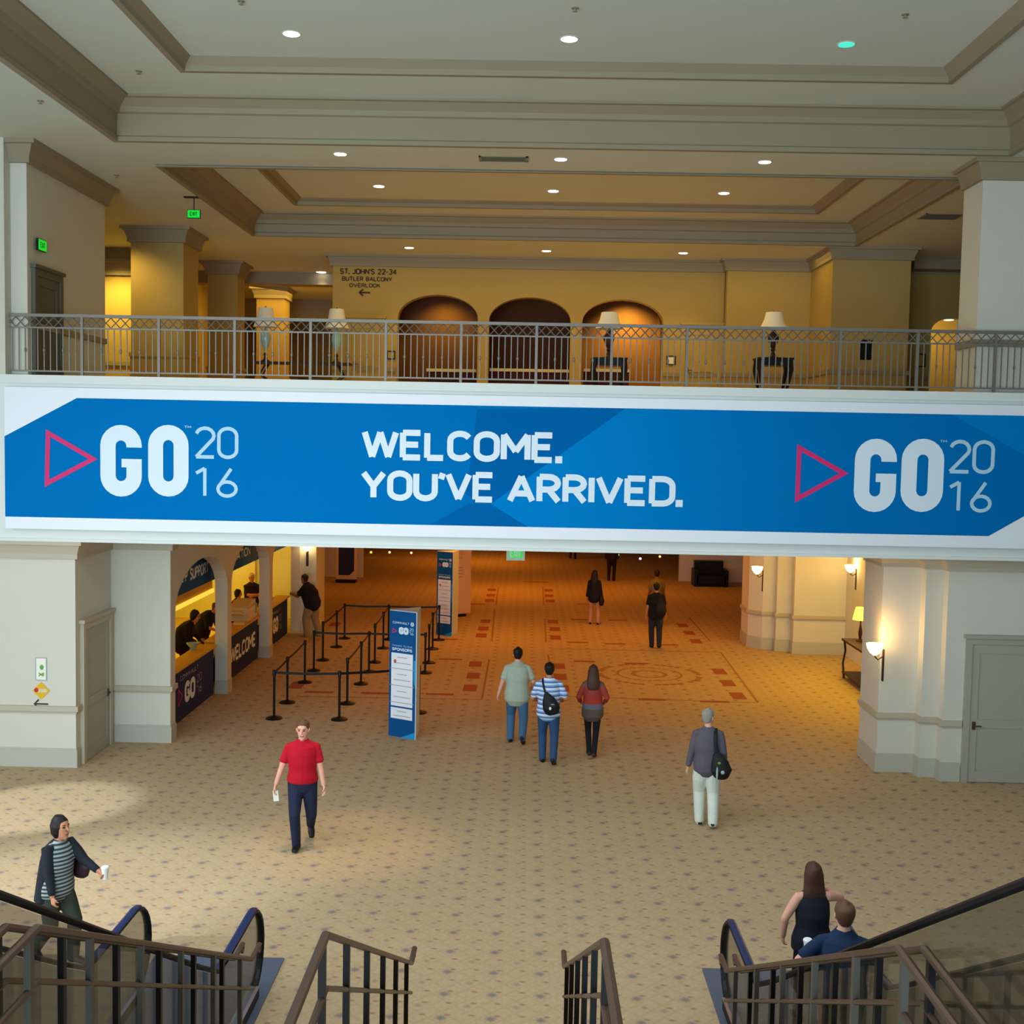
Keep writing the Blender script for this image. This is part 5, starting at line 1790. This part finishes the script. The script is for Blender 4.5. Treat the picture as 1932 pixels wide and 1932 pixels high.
    # trousers / skirt
    if skirt:
        m = MB()
        zs = skirt['z']
        m.loft([V(0, 0, zs), V(0, 0, (zs + 0.85) / 2), V(0, 0, 0.86), V(0, 0, 1.0)], scl([(skirt['w'], skirt['w'] * 0.8), (0.2, 0.16), (0.19, 0.15), (0.15, 0.12)]), (1, 0, 0), 18)
        remeshed(m, 'skirt', cloth(skirt['c']), root, vox * 1.3, 2)
    if legs_c:
        m = MB()
        m.loft([V(0, 0, 0.80), V(0, 0, 0.90), T(0, 0, 0.985)], [((a + 0.012) * k, (b_ + 0.014) * k) for z_, a, b_ in tz[:3]], (1, 0, 0), 18)
        W = legs_w * 1.09
        for i in (0, 1):
            m.loft([hips[i] + V(0, 0, 0.02), hips[i].lerp(kn[i], 0.45), kn[i], kn[i].lerp(an[i], 0.5), an[i] + V(0, 0, -0.045)], scl([(0.105 * B ** 0.5, 0.112 * B ** 0.5), (0.090 * W, 0.096 * W), (0.070 * W, 0.074 * W), (0.064 * W, 0.068 * W), (0.055 * W, 0.062 * W)]), (1, 0, 0), 14)
        remeshed(m, 'trousers', cloth(legs_c), root, vox * 1.3, 2)
    # shoes
    if feet:
        for i in (0, 1):
            s = -1 if i == 0 else 1
            pt = math.radians(legs[i][3])
            fd = Vector((0.12 * s, math.cos(pt), -math.sin(pt))).normalized()
            hl = an[i] + V(0, 0, -0.045) - fd * 0.05 * k
            m = MB(); m.loft([hl + V(0, 0, -0.003), hl + fd * 0.08 * k + V(0, 0, 0.004), hl + fd * 0.15 * k + V(0, 0, -0.006), hl + fd * 0.22 * k + V(0, 0, -0.014)], scl([(0.040, 0.042), (0.045, 0.044), (0.049, 0.034), (0.038, 0.022)]), (1, 0, 0), 12)
            remeshed(m, 'shoe', cloth(shoe, 0.5), root, vox, 1)
    # top: colour/material, hem height, sleeve (0 none, 0.5 short, 1 long), looseness
    if top:
        mt, hem, sl, loose = top
        m = MB()
        pts, rd = [], []
        flare = 0.018 + loose * 0.02
        zs = [hem, (hem + 1.05) / 2, 1.08, 1.20, 1.32, 1.41, 1.455]
        base = {round(z_, 2): (a, b_) for z_, a, b_ in tz}

        def rad(z_):
            for (a0, r0, s0), (a1, r1, s1) in zip(tz, tz[1:]):
                if a0 <= z_ <= a1:
                    f = (z_ - a0) / (a1 - a0)
                    return r0 + (r1 - r0) * f, s0 + (s1 - s0) * f
            return tz[0][1:] if z_ < tz[0][0] else tz[-1][1:]
        for z_ in zs:
            a, b_ = rad(max(z_, 0.88))
            g = flare if z_ < 1.3 else 0.014
            if z_ > 1.43:
                g = 0.004
            if loose > 0.5 and z_ < 1.25:
                a = max(a, 0.15 * (1 + (B - 1) * 0.8)); 
            pts.append(T(0, 0.01 if z_ > 1.25 else 0, z_)); rd.append(((a + g) * k, (b_ + g) * k))
        m.loft(pts, rd, (1, 0, 0), 20)
        if sl:
            for i in (0, 1):
                s = -1 if i == 0 else 1
                if sl < 1:
                    e = sh[i].lerp(el[i], sl + 0.22)
                    m.loft([T(s * 0.05, 0, 1.405), T(s * 0.12, 0, 1.40), sh[i] + V(0, 0, -0.01), sh[i].lerp(el[i], 0.35), e], scl([(0.046, 0.06), (0.050, 0.064), (0.050, 0.058), (0.052, 0.058), (0.056, 0.062)], B ** 0.4), (0, 1, 0), 14)
                else:
                    m.loft([T(s * 0.05, 0, 1.405), T(s * 0.12, 0, 1.40), sh[i] + V(0, 0, -0.01), sh[i].lerp(el[i], 0.4), el[i], wr[i].lerp(el[i], 0.1)], scl([(0.05, 0.062), (0.056, 0.066), (0.06, 0.064), (0.06, 0.062), (0.054, 0.054), (0.042, 0.044)], B ** 0.3), (0, 1, 0), 14)
            # collar
            m.loft([T(0, 0.0, 1.44), T(0, 0.004, 1.475)], scl([(0.085, 0.078), (0.066, 0.068)]), (1, 0, 0), 16)
        remeshed(m, 'top', mt, root, vox * 1.2, 2)
    info = dict(root=root, wr=wr, el=el, sh=sh, T=T, V=V, Hd=Hd, an=an, k=k)
    Mw = Matrix.Translation((pos[0], pos[1], z)) @ Matrix.Rotation(math.radians(-face), 4, 'Z')
    info['W'] = lambda v: Mw @ v
    return info


def G(px, py):
    p = at(px, py, Z=0)
    return (p.x, p.y)


# man in a red polo, walking towards the camera with a card in his hand
P = person('man in a red polo shirt and dark trousers walking towards the escalators', G(570, 1598), 172, 1.80, lean=2, bulk=1.12, skin='fair', hair=('sandy', 'short'),
           legs=[(-0.10, -0.34, 0.16, 50), (0.07, 0.10, 0, -4)], arms=[(-0.29, 0.10, 0.86, (0, -1, 0), 0.5), (0.36, 0.06, 0.86, (0.2, -1, 0), 0.6)],
           top=(cloth((184, 8, 36)), 0.93, 0.5, 0.25), legs_c=(30, 36, 62), legs_w=0.98, shoe=(20, 20, 26), vox=0.0075, head=(8, 4))
m = MB(); m.obox(P['W'](P['V'](0, 0.125, 0.955)), (0.022, 0, 0), (0, 0.008, 0), (0, 0, 0.014)); 
bk = m.build('belt_buckle', M['chrome'], P['root'])
h_ = P['W'](P['wr'][1] + P['V'](0, 0.03, -0.15))
m = MB(); m.obox(h_, (0.035, 0.01, 0), (0, 0.005, 0.0), (-0.01, 0.01, 0.07)); tag(m.build('folded_card', M['paper']), 'pale card held low by the man in the red polo', 'card')

# two men and a woman walking away
P = person('heavy-set man in a loose grey-green shirt and jeans walking away', G(974, 1400), 2, 1.79, lean=2, bulk=1.22, skin='fair', hair=('black', 'short'),
           legs=[(-0.11, 0.02, 0, 0), (0.12, -0.30, 0.10, 40)], arms=[(-0.35, 0.05, 0.88, (0, -1, 0), 0.5), (0.28, 0.22, 1.0, (0.3, -1, 0), 0.7)],
           top=(cloth((166, 178, 162)), 0.80, 0.55, 0.9), legs_c=(66, 104, 140), legs_w=1.08, vox=0.0095)
SM = stripes('striped_shirt', [(0, (112, 156, 214)), (0.16, (196, 214, 236)), (0.38, (60, 84, 140)), (0.46, (112, 156, 214)), (0.62, (214, 226, 240)), (0.86, (66, 92, 150))], 6.5)
P = person('man in a blue striped polo and jeans walking away with a sling bag', G(1033, 1438), 2, 1.78, lean=3, bulk=1.10, skin='mid', hair=('black', 'short'), head=(0, -14),
           legs=[(-0.09, 0.02, 0, 0), (0.10, -0.26, 0.06, 32)], arms=[(-0.24, 0.22, 1.06, (-0.3, -1, 0), 0.7), (0.26, 0.22, 1.06, (0.3, -1, 0), 0.7)],
           top=(SM, 0.84, 0.62, 0.6), legs_c=(44, 76, 116), legs_w=1.0, vox=0.0095)
BK = mat('black_nylon', (20, 20, 24), 0.6, bump=0.4, scale=12)


def bag(P, label, pts, rds, strap, patches=(), name='sling_bag', cat='bag', strapw=0.018, mm=None):
    t = thing(name, label, cat, P['W'](P['V'](*pts[0])))
    m = MB(); m.loft([P['W'](P['V'](*p)) for p in pts], [(a * P['k'], b_ * P['k']) for a, b_ in rds], P['W'](Vector((1, 0, 0))) - P['W'](Vector()), 14)
    o = remeshed(m, 'bag_body', mm or BK, None, 0.014, 2)
    localise(o.data, t); o.parent = t
    if strap:
        m = MB(); m.loft([P['W'](P['T'](*p) if p[2] > 1 else P['V'](*p)) for p in strap], [(strapw, 0.006)] * len(strap), P['W'](Vector((1, 0, 0))) - P['W'](Vector()), 8)
        m.build('shoulder_strap', mm or BK, t)
    for (p, s, mt) in patches:
        m = MB(); q = P['W'](P['V'](*p)); m.ball(q, *s, 8); m.build('print_patch', M[mt], t)
    return t


bag(P, 'black sling bag on the back of the man in the striped polo', [(0.07, -0.20, 0.92), (0.05, -0.21, 1.02), (0.0, -0.20, 1.14), (-0.05, -0.17, 1.26)], [(0.12, 0.05), (0.155, 0.075), (0.12, 0.06), (0.04, 0.03)],
    [(-0.06, -0.165, 1.25), (-0.09, -0.14, 1.34), (-0.11, -0.09, 1.43), (-0.11, 0.0, 1.475), (-0.10, 0.09, 1.42)], [((0.03, -0.285, 1.02), (0.022, 0.01, 0.03), 'paper'), ((0.07, -0.275, 1.09), (0.035, 0.008, 0.012), 'greyprint')])
WS = stripes('banded_sweater', [(0, (88, 74, 66)), (0.55, (98, 96, 110)), (0.605, (166, 46, 36)), (0.70, (150, 50, 40)), (0.80, (104, 70, 66))], 0.62)
person('woman with long brown hair in a red banded sweater and black leggings', G(1116, 1426), 2, 1.66, lean=1, fem=True, bulk=1.0, skin='mid', hair=('brown', 'long'),
       legs=[(-0.045, 0.05, 0, 0), (0.04, -0.18, 0.03, 15)], arms=[(-0.24, 0.16, 1.02, (-0.4, -1, 0), 0.7), (0.24, 0.16, 1.02, (0.4, -1, 0), 0.7)],
       top=(WS, 0.78, 1, 0.9), legs_c=(24, 24, 34), legs_w=0.82, vox=0.0095, shoe=(60, 40, 36))
P = person('grey-haired man in a grey jacket and white trousers with a shoulder bag', G(1331, 1556), 4, 1.75, lean=2, bulk=1.06, skin='fair', hair=('grey', 'short'), head=(38, -2),
           legs=[(-0.09, 0.04, 0, 0), (0.09, -0.20, 0.04, 26)], arms=[(-0.29, 0.02, 0.86, (0, -1, 0), 0.6), (0.27, 0.10, 0.92, (0, -1, 0), 0.6)],
           top=(cloth((92, 86, 98)), 0.84, 1, 0.6), legs_c=(214, 222, 212), legs_w=1.22, shoe=(60, 44, 48), vox=0.0085)
bag(P, 'black shoulder bag with a pale stripe carried by the grey-haired man', [(0.19, -0.22, 0.80), (0.19, -0.23, 0.90), (0.16, -0.21, 1.02), (0.12, -0.17, 1.14)], [(0.11, 0.05), (0.16, 0.08), (0.13, 0.07), (0.06, 0.035)],
    [(0.12, -0.17, 1.14), (0.10, -0.15, 1.28), (0.10, -0.09, 1.42), (0.11, 0.0, 1.475), (0.12, 0.09, 1.40)], [((0.20, -0.315, 0.90), (0.028, 0.008, 0.03), 'teal'), ((0.12, -0.30, 0.88), (0.016, 0.008, 0.10), 'teal'), ((0.15, -0.285, 1.03), (0.025, 0.008, 0.02), 'greenprint')], 'shoulder_bag', 'bag', 0.03)

# woman with a cup, walking to the right behind the left escalator
SW = stripes('striped_blouse', [(0, (150, 160, 156)), (0.5, (44, 52, 58))], 24)
cp = at(118, 1840, Z=0)
P = person('woman in a dark cardigan and olive trousers walking past the left escalator', (-5.02, 12.3), 118, 1.60, lean=6, fem=True, bulk=1.14, skin='mid', hair=('black', 'bob'), head=(0, -12),
           legs=[(-0.09, 0.18, 0, 0), (0.10, -0.26, 0.08, 30)], arms=[(-0.20, 0.50, 1.12, (-0.3, -0.3, -1), 1.0), (0.20, 0.18, 0.86, (0.3, -1, 0), 0.6)],
           top=(SW, 0.84, 0.5, 0.8), legs_c=(46, 54, 42), legs_w=1.12, vox=0.0075)
m = MB()
for i in (0, 1):
    s = -1 if i == 0 else 1
    k = P['k']
    m.loft([P['T'](s * 0.06, -0.01, 1.39), P['sh'][i], P['sh'][i].lerp(P['el'][i], 0.5), P['el'][i], P['wr'][i].lerp(P['el'][i], 0.12)], [(0.07 * k, 0.074 * k), (0.074 * k, 0.078 * k), (0.068 * k, 0.072 * k), (0.056 * k, 0.058 * k), (0.042 * k, 0.044 * k)], (0, 1, 0), 14)
m.loft([P['T'](0, -0.045, 0.78), P['T'](0, -0.03, 1.0), P['T'](0, -0.03, 1.2), P['T'](0, -0.035, 1.38), P['T'](0, -0.02, 1.44)], [(0.255 * k, 0.15 * k), (0.235 * k, 0.145 * k), (0.215 * k, 0.14 * k), (0.18 * k, 0.115 * k), (0.11 * k, 0.08 * k)], (1, 0, 0), 18)
remeshed(m, 'cardigan', cloth((24, 30, 40)), P['root'], 0.01, 2)


def cup(p, label):
    t = thing('paper_cup', label, 'cup', p)
    m = MB(); m.lathe(p, [(0.026, 0), (0.040, 0.12)], 16); m.build('cup_body', M['paper'], t, smooth=2)
    m = MB(); m.lathe(Vector(p) + Vector((0, 0, 0.118)), [(0.043, 0), (0.043, 0.012), (0.034, 0.022)], 16); m.build('lid', M['white'], t)


c_ = P['W'](P['wr'][0]); d_ = (P['W'](P['wr'][0]) - P['W'](P['el'][0])).normalized()
cup(c_ + d_ * 0.10 + Vector((0, 0, -0.03)), 'white paper cup held out by the woman in the dark cardigan')
bag(P, 'dark maroon handbag under the arm of the woman in the dark cardigan', [(-0.27, 0.10, 0.98), (-0.28, 0.10, 1.08), (-0.27, 0.10, 1.18)], [(0.06, 0.13), (0.075, 0.16), (0.05, 0.12)],
    [(-0.27, 0.10, 1.18), (-0.22, 0.10, 1.34), (-0.18, 0.02, 1.46), (-0.20, -0.06, 1.36)], (), 'handbag', 'bag', 0.015, mat('maroon_leather', (50, 30, 38), 0.5))

# couple at the foot of the right escalator
P = person('woman with a long dark ponytail in a sleeveless black dress by the right escalator', (2.92, 11.3), -6, 1.61, z=0.02, lean=2, fem=True, bulk=1.16, skin='fair', hair=('brown', 'long'), head=(0, -10),
           legs=[(-0.09, 0.05, 0, 0), (0.09, -0.1, 0.0, 0)], arms=[(-0.28, 0.12, 0.92, (-1, -0.6, 0), 0.6), (0.17, 0.13, 1.44, (1, -0.2, -0.8), 0.9)],
           top=(cloth((20, 22, 36)), 0.84, 0, 0.4), legs_c=None, skirt=dict(z=0.42, w=0.22, c=(20, 22, 36)), vox=0.0075)
P = person('man in a navy t-shirt holding a cup at the foot of the right escalator', (2.87, 10.02), 8, 1.73, z=0.02, lean=3, bulk=1.2, skin='fair', hair=('sandy', 'short'), head=(-14, -8),
           arms=[(-0.30, 0.16, 1.20, (-1, -0.5, -0.8), 1.0), (0.28, 0.16, 0.95, (0.5, -1, 0), 0.6)],
           top=(cloth((24, 44, 78)), 0.88, 0.55, 0.5), legs_c=(40, 44, 60), vox=0.0075)
c_ = P['W'](P['wr'][0]); d_ = (P['W'](P['wr'][0]) - P['W'](P['el'][0])).normalized()
cup(c_ + d_ * 0.09 + Vector((-0.02, 0, -0.02)), 'white paper cup held by the man in the navy t-shirt')

# people farther down the concourse
P = person('man in black with a backpack and dark jeans walking away down the concourse', G(1236, 1222), 0, 1.80, lean=2, bulk=1.14, skin='mid', hair=('black', 'short'),
           legs=[(-0.09, 0.04, 0, 0), (0.09, -0.14, 0.03, 15)], top=(cloth((20, 18, 20)), 0.84, 0.55, 0.6), legs_c=(40, 42, 54), legs_w=1.08, vox=0.012)
bag(P, 'black backpack worn by the man in black far down the concourse', [(0.10, -0.20, 0.92), (0.11, -0.22, 1.04), (0.10, -0.20, 1.22), (0.08, -0.16, 1.32)], [(0.13, 0.06), (0.15, 0.08), (0.13, 0.07), (0.06, 0.04)], [(0.06, -0.15, 1.32), (0.08, -0.06, 1.47), (0.09, 0.08, 1.42)], (), 'backpack', 'backpack')
person('person in an olive shirt walking ahead of the man with the backpack', (at(1240, 1075, Y=36).x, 36.0), 0, 1.72, skin='dark', hair=('black', 'short'), bulk=1.1, legs=[(-0.09, 0.04, 0, 0), (0.09, -0.14, 0.03, 15)], top=(cloth((112, 96, 54)), 0.86, 0.55, 0.6), legs_c=(60, 50, 40), vox=0.014)
P = person('woman in a black top and pale trousers with a dark bag on her arm', G(1120, 1178), 14, 1.68, fem=True, skin='mid', hair=('black', 'long'), legs=[(-0.12, 0.02, 0, 0), (0.14, 0.0, 0.0, 0)], top=(cloth((20, 16, 20)), 0.80, 1, 0.8), legs_c=(190, 140, 104), legs_w=0.95, vox=0.013)
bag(P, 'black handbag hanging beside the woman in pale trousers', [(0.24, -0.02, 0.66), (0.25, -0.02, 0.78), (0.24, -0.02, 0.92)], [(0.07, 0.10), (0.09, 0.13), (0.05, 0.08)], [(0.24, -0.02, 0.92), (0.22, 0.0, 1.2), (0.17, 0.0, 1.45)], (), 'handbag', 'bag', 0.015)
person('small far figure in dark clothes near the end of the concourse', G(1153, 1096), 10, 1.78, skin='dark', hair=('black', 'short'), top=(cloth((30, 20, 20)), 0.84, 1, 0.5), legs_c=(34, 22, 22), vox=0.018)
person('farthest figure, only the feet showing under the bridge', G(1080, 1054), 20, 1.7, skin='dark', hair=('black', 'short'), top=(cloth((60, 36, 28)), 0.84, 1, 0.5), legs_c=(40, 26, 24), legs=[(-0.14, 0.1, 0, 0), (0.16, -0.1, 0, 0)], vox=0.02)
# at the desks
P = person('man in a black shirt and khaki trousers leaning on the farthest desk', (-6.0, 32.75), -66, 1.80, lean=20, bulk=1.42, skin='dark', hair=('black', 'short'), head=(0, -12),
           arms=[(-0.22, 0.52, 1.16, (-0.5, -0.5, -1), 0.5), (0.22, 0.50, 1.16, (0.5, -0.5, -1), 0.5)], legs=[(-0.14, 0.08, 0, 0), (0.14, -0.14, 0.0, 0)],
           top=(cloth((20, 16, 18)), 0.84, 0.62, 0.8), legs_c=(156, 126, 82), legs_w=1.3, shoe=(150, 150, 168), vox=0.011)
person('white-haired attendant in a black polo with folded arms behind the welcome desk', (-7.75, 32.8), 140, 1.76, bulk=1.2, skin='mid', hair=('white', 'short'),
       arms=[(0.06, 0.24, 1.13, (-1, -0.2, -0.6), 0.5), (-0.06, 0.26, 1.17, (1, -0.2, -0.6), 0.5)], top=(cloth((28, 22, 24)), 0.88, 0.55, 0.5), legs_c=(40, 34, 34), vox=0.012)
person('attendant in a black top bending over the worktop of the first desk', (-7.82, 28.0), 100, 1.72, lean=16, bend=14, bulk=1.3, skin='mid', hair=('sandy', 'short'),
       arms=[(-0.2, 0.5, 1.0, (-0.5, -0.5, -1), 0.5), (0.22, 0.5, 1.0, (0.5, -0.5, -1), 0.5)], top=(cloth((14, 12, 14)), 0.84, 0.9, 0.8), legs_c=(24, 20, 22), vox=0.012)
person('dark-haired attendant in black standing close behind the first desk ledge', (-7.85, 26.5), 90, 1.70, lean=14, bend=10, fem=True, bulk=1.35, skin='mid', hair=('black', 'bob'),
       arms=[(-0.2, 0.4, 0.98, (-0.5, -0.5, -1), 0.5), (0.22, 0.4, 0.98, (0.5, -0.5, -1), 0.5)], top=(cloth((12, 10, 14)), 0.80, 1, 0.9), legs_c=(24, 20, 22), vox=0.012)
person('attendant in a red blouse at the near end behind the first desk', (-8.3, 26.0), 90, 1.60, fem=True, bulk=1.2, skin='mid', hair=('black', 'bob'), top=(cloth((176, 44, 54)), 0.80, 1, 0.8), legs_c=(30, 24, 26), vox=0.013)
person('attendant in black partly hidden behind the badge printer', (-7.85, 31.2), 80, 1.50, lean=10, fem=True, bulk=1.3, skin='mid', hair=('black', 'bob'), top=(cloth((22, 24, 26)), 0.80, 1, 0.8), legs_c=(30, 24, 26), vox=0.013)
